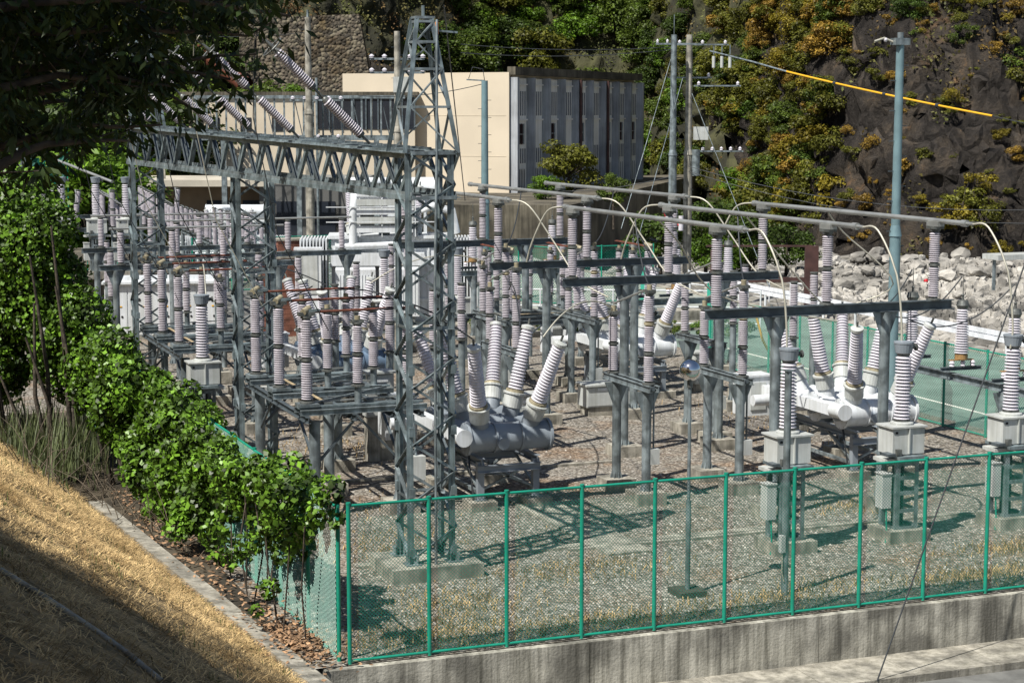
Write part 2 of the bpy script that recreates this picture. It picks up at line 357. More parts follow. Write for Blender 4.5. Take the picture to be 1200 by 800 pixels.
# slope --------------------------------------------------------------
def xc(y): return 7.9+(30.5-y)*.084
def slz(x, y):
    d = xc(y)-x
    return max(0, d)*.72-.06+((noise.noise(Vector((x*.35, y*.35, 0)))*.12+noise.noise(Vector((x*1.3, y*1.3, 6)))*.10)*min(1, max(0, d)/2) if d > 0 else 0)
mb = MB(); nx, ny = 90, 150; vs = []; fs = []
for j in range(ny+1):
    y = -12+j*(90/ny)
    for i in range(nx+1):
        t = i/nx; d = t*t*45; x = xc(y)-d; vs.append((x, y, slz(x, y) if y < 82 else slz(x, y)))
for j in range(ny):
    for i in range(nx): a = j*(nx+1)+i; fs.append((a, a+nx+1, a+nx+2, a+1))
mb.add(vs, fs, SLOPE, True); struct(mb, 'grass_slope')
def slope_hit(px, py):
    r = ray(px, py); t = 5
    while t < 90:
        p = CAM+r*t
        if p.z < slz(p.x, p.y): return p
        t += .1
    return None
# curb strip at the slope foot
kb = thing('concrete_curb', 'narrow concrete curb strip along the foot of the dry slope', 'curb', (xc(36), 36, 0))
for i in range(8):
    y0 = 26+i*2.6; mbk = MB(); x0, x1 = xc(y0)+.12, xc(y0+2.58)+.12
    mbk.hexa([(x0-.2-xc(36), y0-36, -.3), (x0+.2-xc(36), y0-36, -.3), (x1+.2-xc(36), y0+2.58-36, -.3), (x1-.2-xc(36), y0+2.58-36, -.3),
              (x0-.2-xc(36), y0-36, .13), (x0+.2-xc(36), y0-36, .10), (x1+.2-xc(36), y0+2.58-36, .10), (x1-.2-xc(36), y0+2.58-36, .13)], CONC)
    part(mbk, 'curb_block', kb)
P = [slope_hit(x, y) for x, y in ((0, 672), (55, 706), (110, 742), (150, 770), (190, 803))]
solo(MB().tube([p+Vector((0, 0, .05)) for p in P if p], .035, CONC), 'drain_pipe', 'thin pale pipe lying down the shaded lower part of the slope', 'pipe')
# straw
def blades(pts, L, w, m, name, lie=.8, seed=1, dirv=None):
    r = random.Random(seed); mb = MB(); V = []; F = []
    for p in pts:
        a = r.uniform(0, 2*PI); l = L*r.uniform(.5, 1.3)
        d = Vector((math.cos(a), math.sin(a), 0))
        if dirv: d = (d*.8+Vector(dirv)).normalized()
        k = min(1.0, r.uniform(lie-.35*(1-lie)*4, lie+.1)); tip = Vector(p)+d*(l*k)+Vector((0, 0, l*max(.05, (1-k))*.9))
        s = d.cross(Vector((0, 0, 1)))*(w/2); mid = Vector(p).lerp(tip, .5)+Vector((0, 0, l*.15)); o = len(V)
        V += [Vector(p)-s, Vector(p)+s, mid+s, mid-s, tip]; F += [(o, o+1, o+2, o+3), (o+3, o+2, o+4)]
    mb.add(V, F, m); return mb
pts = []
while len(pts) < 165000:
    y = R_.uniform(12, 58); d = R_.random()*(12.5 if y < 32 else 8)+.02
    x = xc(y)-d
    if noise.noise(Vector((x*.9, y*.9, 3))) < -.25 and R_.random() < .7: continue
    pts.append((x, y, slz(x, y)))
sg = blades(pts, .27, .011, STRAW, 'dry_grass', .93, 3)
gw = []
for _ in range(60):
    y = R_.uniform(21, 52); d = R_.random()*7.5; 
    for k in range(50): yy = y+R_.gauss(0, .35); dd = abs(d+R_.gauss(0, .3)); gw.append((xc(yy)-dd, yy, slz(xc(yy)-dd, yy)))
o = struct(blades(gw, .16, .014, mat('slope weed', (.14, .17, .05), .7, 0, .3, 2, island=.4, trans=.2), 'w', .5, 9), 'green_weeds', 'stuff'); tag(o, 'small patches of green weeds on the dry slope', 'weeds')
o = struct(sg, 'dry_grass', 'stuff'); tag(o, 'matted straw coloured dry grass covering the slope', 'dry grass')
pts = []
for cx, cy, rx, ry, n in ((11, 32.4, 2.6, .9, 900), (14.5, 32.2, 2.6, .7, 800), (17.8, 32.4, 2.2, .7, 500), (23.5, 32.6, 2.2, .7, 1000), (12, 34.3, 1.8, 1.6, 900), (19.5, 33, 2, .8, 300), (24.6, 39.5, 1.6, .8, 300), (25.5, 34.4, 1.5, .7, 500), (15.5, 36.2, 2.6, 1.2, 600), (12.5, 40, 3, 2, 500), (11, 45, 2.5, 4, 900), (14.5, 52, 3, 3, 600), (29, 52, 3, 5, 400)):
    for i in range(n): pts.append((cx+R_.gauss(0, rx*.5), max(31.6, cy+R_.gauss(0, ry*.5)), 0))
o = struct(blades(pts, .2, .02, TUFT, 'dry_weeds', .65, 5), 'dry_weeds', 'stuff'); tag(o, 'low tan dry weeds scattered over the yard gravel', 'dry weeds')
# loose pebbles standing out of the gravel near the front
pb = MB()
for i in range(9000):
    x = R_.uniform(8.9, 31); y = 31.6+abs(R_.gauss(0, 7)); s = R_.uniform(.018, .045)
    if y > 60: continue
    o = len(pb.v); a = R_.uniform(0, 6)
    q = [(x+s*math.cos(a+k*PI/2)*R_.uniform(.7, 1.2), y+s*math.sin(a+k*PI/2)*R_.uniform(.7, 1.2), .0) for k in range(4)]
    pb.add(q+[(x, y, s*.9)], [(0, 1, 4), (1, 2, 4), (2, 3, 4), (3, 0, 4)], MATS.setdefault('pebble', mat('pebble', (.36, .34, .30), .9, 0, .3, 9, island=.5)))
o = struct(pb, 'loose_gravel', 'stuff'); tag(o, 'loose pale stones on top of the yard gravel', 'gravel')
# ================================================================== FENCES
def chain_fence(name, label, pts, h, gap, pitch=.048, wr=.0046, skip_first=False, rails=True):
    """pts: polyline; posts every gap; mesh in two wire directions as real wires"""
    o3 = Vector((pts[0][0], pts[0][1], pts[0][2] if len(pts[0]) > 2 else 0)); t = thing(name, label, 'fence', o3)
    for k in range(len(pts)-1):
        a = Vector(list(pts[k])+[0]*(3-len(pts[k])))-o3; b = Vector(list(pts[k+1])+[0]*(3-len(pts[k+1])))-o3
        L = (b-a).length; d = (b-a)/L; n = max(1, round(L/gap)); sd = Vector((-d.y, d.x, 0))
        for i in range(n+1):
            if k and i == 0: continue
            p = a+d*(L*i/n); mb = MB(); mb.cyl(p, p+Vector((0, 0, h)), .042, GREEN, seg=8); mb.cyl(p+Vector((0, 0, h)), p+Vector((0, 0, h+.03)), .047, GREEN, seg=8)
            part(mb, 'post', t)
        for z in (.06, h-.03):
            part(MB().cyl(a+Vector((0, 0, z)), b+Vector((0, 0, z)), .028, GREEN, seg=6), 'rail', t)
        mb = MB(); V = []; F = []; step = pitch*1.414; hh = h-.06
        def wire(p, q, off):
            dd = (q-p).normalized(); u = sd; w = dd.cross(u).normalized(); o = len(V)
            for c in (p, q):
                for j in range(3):
                    an = 2*PI*j/3; V.append(c+sd*off+u*(wr*math.cos(an))+w*(wr*math.sin(an)))
            F.extend([(o, o+1, o+4, o+3), (o+1, o+2, o+5, o+4), (o+2, o, o+3, o+5)])
        s = -hh
        while s < L:
            s0, z0 = (s, 0) if s >= 0 else (0, -s); s1, z1 = (s+hh, hh) if s+hh <= L else (L, L-s)
            if z1 > z0+.01:
                wire(a+d*s0+Vector((0, 0, z0+.04)), a+d*s1+Vector((0, 0, z1+.04)), .05)
                wire(b-d*s0+Vector((0, 0, z0+.04)), b-d*s1+Vector((0, 0, z1+.04)), .05-wr)
            s += step
        mb.add(V, F, MESHG); part(mb, 'wire_mesh', t)
    return t
chain_fence('chain_link_fence', 'tall green chain link fence on top of the front concrete wall', [(8.93, 31.35), (8.93+1.53*13, 31.35)], 2.97, 1.53)
chain_fence('chain_link_fence', 'green chain link fence running back from the front corner, overgrown by vines', [(8.8, 31.6), (8.3, 60)], 2.9, 2.0, .07, .004)
chain_fence('chain_link_fence', 'green chain link fence beside the road on the right of the yard', [(33.9, 38), (33.4, 64.5)], 2.7, 2.2, .075, .0042)
chain_fence('chain_link_fence', 'green chain link fence across the far end of the yard', [(20, 101), (31, 101), (36, 88), (42, 88)], 3.0, 2.4, .11, .009)
chain_fence('chain_link_gate', 'narrow green gate leaf standing open beside the road', [(33.4, 64.6), (34.9, 67.8)], 2.9, 1.6, .05, .006)
chain_fence('chain_link_gate', 'green gate leaf farther back beside the road', [(35, 74), (36.4, 77.5)], 3.0, 1.6, .05, .006)
# ================================================================== TOWERS and GANTRY
def lattice_tower(label, base, H, Wd, peak=None, rz=0, pz=.0):
    t = thing('lattice_tower', label, 'steel tower', base, rz, 'lattice steel towers carrying the long gantry')
    h = Wd/2; C = [(-h, -h), (h, -h), (h, h), (-h, h)]
    part(MB().box((0, 0, .1), (2.05, 1.75, .42), CONC), 'footing', t)
    z0 = .31
    for (x, y) in C:
        mb = MB(); mb.ang((x, y, z0), (x, y, H), .11, STEELP, (0, -math.copysign(1, y), 0), .014)
        mb.bar((x, y, z0), (x, y, H), .06, .06, STEELP)
        mb.box((x, y, z0+.015), (.34, .34, .03), STEEL)
        for k in range(4):
            a = PI/2*k+PI/4; mb.bar((x+.15*math.cos(a), y+.15*math.sin(a), z0+.1), (x, y, z0+.12), .02, .2, STEEL)
        for k in range(int((H-.6)/1.32)): mb.box((x, y, .56+k*1.32), (.125, .125, .2), STEELP)
        part(mb, 'leg', t)
    n = max(4, round((H-z0)/1.32)); ph = (H-z0-.2)/n
    for s in range(4):
        (x0, y0), (x1, y1) = C[s], C[(s+1) % 4]; mb = MB(); nrm = Vector(((x0+x1)/2, (y0+y1)/2, 0)).normalized()*.03
        for k in range(n):
            za, zb = z0+.15+k*ph, z0+.15+(k+1)*ph; zm = (za+zb)/2
            A, B = ((x0, y0), (x1, y1)) if s % 2 == 0 else ((x1, y1), (x0, y0))
            mb.ang(Vector((*A, za))+nrm, Vector((*B, zm))+nrm, .055, STEEL if k % 2 else STEELP, nrm.normalized(), .01)
            mb.ang(Vector((*B, zm))+nrm, Vector((*A, zb))+nrm, .055, STEEL, nrm.normalized(), .01)
            if k % 3 == 1: mb.ang(Vector((*A, za))+nrm*.5, Vector((*B, za))+nrm*.5, .06, STEEL, (0, 0, 1), .01)
        part(mb, 'bracing', t)
    if peak:
        pw = .16; mb = MB(); T = [(-pw, -pw), (pw, -pw), (pw, pw), (-pw, pw)]; hb = h*1.25
        Cb = [(-hb, -hb), (hb, -hb), (hb, hb), (-hb, hb)]
        for (a, b) in zip(Cb, T): mb.ang((*a, H), (*b, peak), .075, STEELP, (0, 0, 1), .012); mb.bar((*a, H), (*b, peak), .035, .035, STEELP)
        lv = [0, .34, .62, .82, .97]
        def q(i, k): a, b = Cb[i], T[i]; f = lv[k]; return Vector((a[0]+(b[0]-a[0])*f, a[1]+(b[1]-a[1])*f, H+(peak-H)*f))
        for k in range(5):
            for i in range(4):
                j = (i+1) % 4
                if k: mb.bar(q(i, k), q(j, k), .05, .05, STEEL)
                if k < 4: mb.bar(q(i, k) if k % 2 else q(j, k), q(j, k+1) if k % 2 else q(i, k+1), .05, .03, STEEL)
        mb.box((0, 0, peak), (.42, .36, .05), STEEL); mb.bar((0, 0, peak), (0, 0, peak+.25), .05, .05, STEELP)
        mb.bar((0, 0, peak-.25), (.75, -.05, peak-.3), .04, .04, STEELP)
        part(mb, 'peak', t)
    return t
GZ0, GZ1 = 8.18, 9.12
T1, T2, T3 = Vector((11.9, 36.8, 0)), Vector((11.1, 49.4, 0)), Vector((10.3, 61.5, 0))
grz = math.atan2(-.8, 12.35)*-1
OFF = Vector((.47, .47, 0))
tw = [lattice_tower('tall front lattice tower with a tapering peak, nearest the green fence', T1+OFF, GZ1, .94, 11.95),
      lattice_tower('middle lattice tower under the long overhead gantry', T2+OFF, GZ0, .94),
      lattice_tower('farthest lattice tower at the left end of the gantry, topped by a peak', T3+OFF, GZ1+.3, .94, 12.6)]
# earth conduit up tower 1
part(MB().tube([(.02, -.62, .3), (.02, -.62, 6), (.1, -.56, 9.2), (.24, -.2, 11.9)], .03, STEEL), 'conduit', tw[0])
part(MB().cyl((.24, -.2, 11.6), (.24, -.2, 11.85), .035, ORANGE), 'marker_cap', tw[0])
gt = thing('gantry_beam', 'long overhead lattice gantry beam spanning the three steel towers', 'gantry beam', T1+OFF)
d = (T3-T1); L = d.length; dn = d/L; sd = Vector((dn.y, -dn.x, 0)); hw = .50; n = 15
A0, A1 = -dn*.55, dn*(L+.6); LL = L+1.15
def gp(s, side, z): return A0+dn*s+sd*(hw*side)+Vector((0, 0, z+(.33 if z > 8.7 else .1)*s/LL))
ch = MB()
for side in (-1, 1):
    for z in (GZ0, GZ1): ch.ang(gp(0, side, z), gp(LL, side, z), .12, STEEL, (0, 0, 1) if z == GZ0 else (0, 0, -1), .016); ch.bar(gp(0, side, z), gp(LL, side, z), .05, .1, STEELP)
part(ch, 'chord', gt); seg = LL/n
for nm, gen in (('side_lacing', 0), ('side_lacing', 1), ('top_lacing', 2), ('bottom_lacing', 3)):
    mb = MB()
    for k in range(n):
        s0, s1, sm = k*seg, (k+1)*seg, (k+.5)*seg
        if gen < 2:
            sdn = 1 if gen else -1
            mb.ang(gp(s0, sdn, GZ1), gp(sm, sdn, GZ0), .11, STEELP, sd); mb.ang(gp(sm, sdn, GZ0), gp(s1, sdn, GZ1), .11, STEELD, sd, .012, -1)
        else:
            z = GZ1 if gen == 2 else GZ0; mb.bar(gp(s0, -1, z), gp(sm, 1, z), .06, .04, STEEL); mb.bar(gp(sm, 1, z), gp(s1, -1, z), .06, .04, STEEL)
            mb.bar(gp(s0, -1, z), gp(s0, 1, z), .07, .07, STEEL)
    part(mb, nm, gt)
wk = MB(); wk.box((0, 0, 0), (.01, .01, .01), STEEL)
mb = MB()
for k in range(60):
    s = .5+k*(LL*.97/60)
    mb.bar(gp(s, -.3, GZ1+.09), gp(s, .3, GZ1+.09), .05, .04, STEEL)
part(mb, 'walkway_grating', gt)
mb = MB()
for s in (3.2, 7.6, 11.5, 15.5, 20): mb.box(gp(s, 0, GZ1+.02), (.9, .5, .1), STEELP)
part(mb, 'mounting_plate', gt)
# strain strings and line conductors
def string_mesh(L):
    mb = MB(); u = (L-.35)/2; prof = [(.03, -.25, CAP), (.03, 0, CAP)]
    for k in range(2):
        z = k*(u+.33); prof += [(.085, z, CAP), (.1, z+.06, CAP)]+sheds(z+.07, u-.14, 19, .115, PORC, .68)+[(.09, z+u-.06, CAP), (.06, z+u, CAP), (.03, z+u+.03, CAP), (.03, z+u+.3, CAP)]
    prof += [(.06, L+.02, CAP), (.02, L+.3, CAP)]
    return mb.lathe(prof).mesh('strain insulator')
SM = string_mesh(2.75)
names = ['nearest', 'second', 'third', 'fourth', 'fifth', 'farthest']
for i, s in enumerate((2.9, 7.9, 11.5, 15.1, 18.6, 22.4)):
    p = T1+OFF+gp(s, -1, GZ1+.12)+Vector((.15, 0, 0)); dv = Vector((-1.75, -.1, 1.65)).normalized()
    t = thing('strain_insulator', '%s slanting strain insulator string on top of the long gantry beam' % names[i], 'insulator string', p, 0, 'strain insulators along the gantry beam')
    q = dv.to_track_quat('Z', 'Y').to_euler()
    o = part(SM, 'insulator_rod', t, dv*.25, q); e = dv*3.05
    rg = MB(); rg.tube([e+Vector((.0, .26*math.cos(a*PI/8), .0))+dv.cross(Vector((0, 1, 0)))*(.26*math.sin(a*PI/8)) for a in range(17)], .022, CAP); rg.bar(e-Vector((0, .26, 0)), e+Vector((0, .26, 0)), .03, .03, CAP)
    part(rg, 'arcing_ring', t)
    w = arc(p+dv*3.1, p+dv*3.1+Vector((-70, -4, 62)), -3, 14)
    solo(MB().tube([v-p for v in w], .014, WIRED), 'line_conductor', 'thin power line rising to the left from the %s strain insulator' % names[i], 'cable', p, 'line conductors leaving the gantry')
    # jumper
    j = [p+dv*3.15+Vector((-.15, 0, .35))+Vector((0, 0, 0)), p+dv*3.1+Vector((-.35, 0, .1)), p+dv*2.6+Vector((-.75, .1, -1.2)), p+dv*2.2+Vector((-.5, .2, -3.5)), p+Vector((-.9, .4, -4.2))]
    solo(MB().tube([v-p for v in j], .012, WIRE if i in (1, 3) else WIRED), 'jumper_cable', 'thin drop cable hanging from the %s strain insulator' % names[i], 'cable', p, 'jumpers dropping from the gantry')
# ================================================================== BUS GANTRIES (right bay)
XP = (20.45, 23.5, 26.6)
ordY = [(39.3, 'nearest'), (48.2, 'second'), (54.2, 'third'), (63.9, 'farthest')]
proto = None
for Y, nm in ordY:
    lab = '%s overhead steel beam on two posts carrying tall bus insulators' % nm
    if proto is None:
        t = thing('bus_support', lab, 'steel frame', (23.6, Y, 0), 0, 'overhead bus supports in the right half of the yard')
        part(MB().hbeam((-3.45, 0, 5.13), (3.55, 0, 5.13), .22, .24, STEELD), 'beam', t)
        post(t, -1.5, 0, 5.0, .135); post(t, 1.6, 0, 5.0, .135)
        for xp in XP:
            x = xp-23.6; s = part(ST185, 'insulator', t, (x, 0, 5.25))
            c = MB(); c.box((0, 0, 1.84), (.3, .34, .07), CAP); c.box((0, 0, 1.93), (.2, .5, .12), TUBE)
            part(c, 'clamp', s)
        proto = t
    else: dup(proto, (23.6, Y, 0), lab)
phn = ['left', 'middle', 'right']
for sec, (y0, y1) in enumerate(((38.0, 48.75), (53.4, 65.3))):
    for k, xp in enumerate(XP):
        mb = MB(); Lb = y1-y0; mb.cyl((0, 0, 0), (0, Lb, 0), .064, TUBE, seg=12)
        for yy in (-.05, Lb-.15): mb.cyl((0, yy, 0), (0, yy+.2, 0), .085, TUBE, seg=12)
        mb.cyl((0, -.3, 0), (0, 0, 0), .04, TUBE, seg=8)
        solo(mb, 'bus_tube', '%s long grey bus tube of the %s overhead run' % (phn[k], ('near', 'far')[sec]), 'bus tube', (xp, y0, 7.26), 'long overhead bus tubes')
# connecting cables down
def cable(label, pts, r=.026, m=None, n='jumper_cable', grp=None):
    p0 = Vector(pts[0]); P = [Vector(p)-p0 for p in pts]
    # smooth by Catmull-Rom
    Q = []
    for i in range(len(P)-1):
        a, b, c, d_ = P[max(i-1, 0)], P[i], P[i+1], P[min(i+2, len(P)-1)]
        for k in range(6):
            t = k/6; Q.append(.5*((2*b)+(c-a)*t+(2*a-5*b+4*c-d_)*t*t+(3*b-a-3*c+d_)*t**3))
    Q.append(P[-1])
    return solo(MB().tube(Q, r, m or WIRE), n, label, 'cable', p0, grp)
for k, xp in enumerate(XP):
    y = 37.7
    cable('pale cable arching down from the near end of the %s overhead bus tube' % phn[k], [(xp, y, 7.26), (xp+.1, y-.5, 7.2), (xp+.25, y-1.1, 6.2), (xp+.3, y-1.3, 4.9), (xp+.25, 36.4, 4.35)], grp='cables from the near bus tube ends')
    cable('curved cable linking the far end of the %s near bus tube to the disconnector' % phn[k], [(xp, 48.9, 7.26), (xp-.3, 49.4, 7.1), (xp-.6, 49.8, 6.2), (xp-.7, 50, 5.6)], grp='cables from the far bus tube ends')
    cable('curved pale cable between the %s far bus tube and the arrester below' % phn[k], [(xp, 53.2, 7.26), (xp+.4, 52.6, 7.1), (xp+1, 52, 6.0), (xp+1.5, 51.2, 4.9), (xp+2.2, 50.6, 4.4)], grp='cables between the bus tubes and the arresters')
    cable('thin cable looping from the near bus tube %s phase to the breaker' % phn[k], [(xp, 42.5+k, 7.2), (xp+.8, 43+k, 6.6), (xp+2.3, 43.5+.6*k, 5.1), (26.2+k*.7, 43.2+k*1.3, 4.3)], .022, grp='cables down to the right breaker')
# ================================================================== CIRCUIT BREAKERS
def bushing_mb(L=1.7, R=.21):
    mb = MB()
    prof = [(.26, -.42, LGREY), (.26, -.08, LGREY), (.30, -.07, LGREY), (.30, -.02, LGREY), (.24, -.015, CAPT), (.235, .05, CAPT)]
    prof += sheds(.06, L-.12, 19, R, PORCW, .74, R*.8)+[(R*.72, L-.05, LGREY), (R*.84, L-.03, LGREY), (R*.84, L+.05, LGREY), (R*.4, L+.08, LGREY), (.03, L+.09, CAP), (.03, L+.25, CAP)]
    return mb.lathe(prof, seg=22)
def breaker(label, loc, body, rz=0):
    t = thing('circuit_breaker', label, 'circuit breaker', loc, rz, 'dead tank circuit breakers')
    B = bushing_mb().mesh('bushing'); zc = 1.78
    for j, yy in enumerate((-1.38, 0, 1.38)):
        mb = MB(); mb.cyl((-1.05, yy, zc), (1.15, yy, zc), .36, body, seg=24)
        for x in (-1.08, 1.12): mb.cyl((x, yy, zc), (x+.07, yy, zc), .42, body, seg=24)
        for x in (-.35, .35): mb.cyl((x, yy-.02, zc), (x+.05, yy-.02, zc), .385, body, seg=24)
        mb.cyl((-.2, yy, zc-.1), (-.2, yy-.48, zc-.1), .15, MGREY, seg=16); mb.cyl((-1.11, yy, zc), (-1.2, yy, zc), .2, MGREY, seg=16)
        for q in range(12):
            a = 2*PI*q/12
            for x in (-1.06, 1.17): mb.cyl((x-.02, yy+.39*math.cos(a), zc+.39*math.sin(a)), (x+.04, yy+.39*math.cos(a), zc+.39*math.sin(a)), .018, CAP, seg=6)
        tk = part(mb, 'tank', t)
        for sx in (-1, 1):
            dv = Vector((sx*.22, (j-1)*.40, 1)).normalized(); p = Vector((sx*.66, yy, zc+.22))
            mb2 = MB(); mb2.cyl(p, p+dv*.3, .23, body, seg=18); part(mb2, 'turret', t)
            bp = part(B, 'bushing', t, p+dv*.72, dv.to_track_quat('Z', 'Y').to_euler())
    # frame
    fr = MB(); fz = 1.33
    for x in (-.75, .75): fr.hbeam((x, -1.75, fz-.1), (x, 1.75, fz-.1), .16, .18, MGREY)
    for y in (-1.7, 0, 1.7): fr.hbeam((-.85, y, fz-.29), (.85, y, fz-.29), .14, .18, MGREY)
    for y in (-1.6, 1.6):
        fr.bar((-.7, y, .5), (.7, y, 1.1), .05, .05, STEEL); fr.bar((.7, y, .5), (-.7, y, 1.1), .05, .05, STEEL)
    for x in (-.75, .75):
        fr.bar((x, -1.6, .45), (x, -.1, 1.15), .06, .06, STEEL); fr.bar((x, 1.6, .45), (x, .1, 1.15), .06, .06, STEEL); fr.bar((x, -1.6, .42), (x, 1.6, .42), .1, .08, STEEL)
    part(fr, 'frame', t)
    for x in (-.75, .75):
        for y in (-1.6, 1.6):
            part(MB().box((x, y, .73), (.17, .17, 1.0), MGREY).box((x, y, .25), (.32, .32, .03), STEEL), 'leg', t)
            part(MB().box((x, y, .08), (.7, .7, .32), CONC), 'footing', t)
    # mechanism arm
    m = MB(); m.box((-1.32, .5, 1.92), (.26, 3.9, .3), WHITE); m.cyl((-1.32, -1.45, 1.92), (-1.32, -2.0, 1.92), .2, WHITE, seg=18); m.cyl((-1.32, -2.0, 1.92), (-1.32, -2.04, 1.92), .22, WHITE, seg=18)
    m.cyl((-1.5, 1.7, 1.75), (-2.1, 1.7, 1.75), .16, WHITE, seg=14)
    ar = part(m, 'drive_arm', t); part(MB().box((-1.177, -.3, 1.95), (.02, .07, .07), mat('red dot', (.7, .03, .02), .5)), 'marker', ar)
    c = MB(); c.box((-1.55, 2.75, 1.75), (.9, .7, 1.15), WHITE); c.box((-1.55, 2.75, 2.34), (.98, .78, .05), WHITE); c.box((-1.55, 2.38, 1.75), (.5, .03, .8), LGREY)
    part(c, 'control_cabinet', t)
    mb = MB(); mb.tube([(-.9, -1.2, 1.5), (-1.0, -1.5, 1.1), (-.95, -1.6, .5), (-.9, -1.6, 0)], .03, WIRED)
    part(mb, 'control_cable', t)
    return t
breaker('nearest big grey circuit breaker with six white ribbed bushings, right of the tall tower', (16.4, 44.4, 0), MGREY)
breaker('grey circuit breaker with six splayed bushings at the right of the yard', (27.3, 44.4, 0), WHITE)
breaker('white circuit breaker with splayed bushings in the middle distance', (27.2, 59.3, 0), WHITE)
BLUEG = mat('blue grey breaker tank', (.13, .19, .27), .35, 0, .1, 2)  # darker, bluer tank colour than on the other breakers
breaker('blue grey circuit breaker behind the near left switch platform', (16.6, 59.3, 0), BLUEG)
# ================================================================== CURRENT TRANSFORMERS
def ct_proto(label, loc, lattice=True, rz=0, group='instrument transformers'):
    t = thing('instrument_transformer', label, 'transformer', loc, rz, group)
    part(MB().box((0, 0, .1), (1.1, 1.0, .36), CONC), 'footing', t)
    st = MB(); h = .3; top = 1.88
    for x in (-h, h):
        for y in (-h, h): st.ang((x, y, .28), (x, y, top), .1, STEEL, (0, 1, 0), .014, 1 if x > 0 else -1)
    for z in (.3, .72, 1.14, 1.5, 1.83):
        for x in (-h, h): st.bar((x, -h, z), (x, h, z), .02, .09, STEEL)
        for y in (-h, h): st.bar((-h, y, z), (h, y, z), .02, .09, STEEL)
    for x in (-.12, .12): st.cyl((x, .1, .3), (x, .1, 1.85), .04, WIRED, seg=8)
    part(st, 'stand', t)
    b = MB(); b.box((0, 0, 1.92), (1.2, .5, .08), LGREY); b.box((0, 0, 2.0), (.7, 1.0, .08), STEELP); b.box((0, 0, 2.37), (.86, .62, .62), LGREY); b.box((0, 0, 2.70), (.96, .72, .04), LGREY)
    b.box((0, -.33, 2.37), (.03, .05, .6), LGREY); b.box((-.3, -.36, 2.13), (.12, .1, .14), CAP); b.box((-.33, -.315, 2.58), (.06, .02, .05), BLACK)
    b.box((-.5, -.25, 2.08), (.2, .3, .06), STEELD)
    part(b, 'tank_box', t)
    p = MB(); prof = [(.27, 2.72, LGREY), (.27, 2.77, LGREY), (.2, 2.8, CAP), (.2, 2.84, CAP)]+sheds(2.84, 1.5, 19, .20, PORCW, .64, .185)+[(.15, 4.34, CAP), (.15, 4.38, CAP)]
    part(p.lathe(prof, seg=22), 'porcelain', t)
    hd = MB(); hd.lathe([(.15, 4.38, CAP), (.19, 4.41, MGREY), (.225, 4.62, MGREY), (.235, 4.63, MGREY), (.235, 4.67, MGREY), (.02, 4.69, MGREY)], seg=20); hd.cyl((.18, 0, 4.53), (.32, 0, 4.53), .05, CAP, seg=10); hd.cyl((.30, -.02, 4.53), (.33, -.02, 4.53), .09, CAP, seg=10)
    part(hd, 'head', t)
    jb = MB(); jb.box((-.52, -.1, 1.2), (.24, .3, .8), LGREY); jb.box((-.52, -.1, 1.615), (.28, .34, .03), LGREY); jb.tube([(-.5, -.2, .8), (-.5, -.25, .2), (-.56, -.3, 0)], .02, GREEN)
    part(jb, 'junction_box', t)
    return t
ct = ct_proto('grey box instrument transformer with ribbed porcelain, left one of the three behind the front fence', (20.7, 36.2, 0))
dup(ct, (23.8, 36.3, 0), 'grey box instrument transformer, middle one of the three behind the front fence')
dup(ct, (27.0, 36.5, 0), 'grey box instrument transformer, right one of the three at the right picture edge')
dup(ct, (10.75, 53.1, 0), 'grey box instrument transformer rising behind the vines beside the far switch platform')
dup(ct, (7.75, 53.6, 0), 'instrument transformer with ribbed porcelain half hidden by the vine mass')
dup(ct, (20.9, 67.9, 0), 'distant grey box instrument transformer seen left of the tall tower')
dup(ct, (23.9, 67.9, 0), 'distant grey box instrument transformer seen just right of the tall tower')
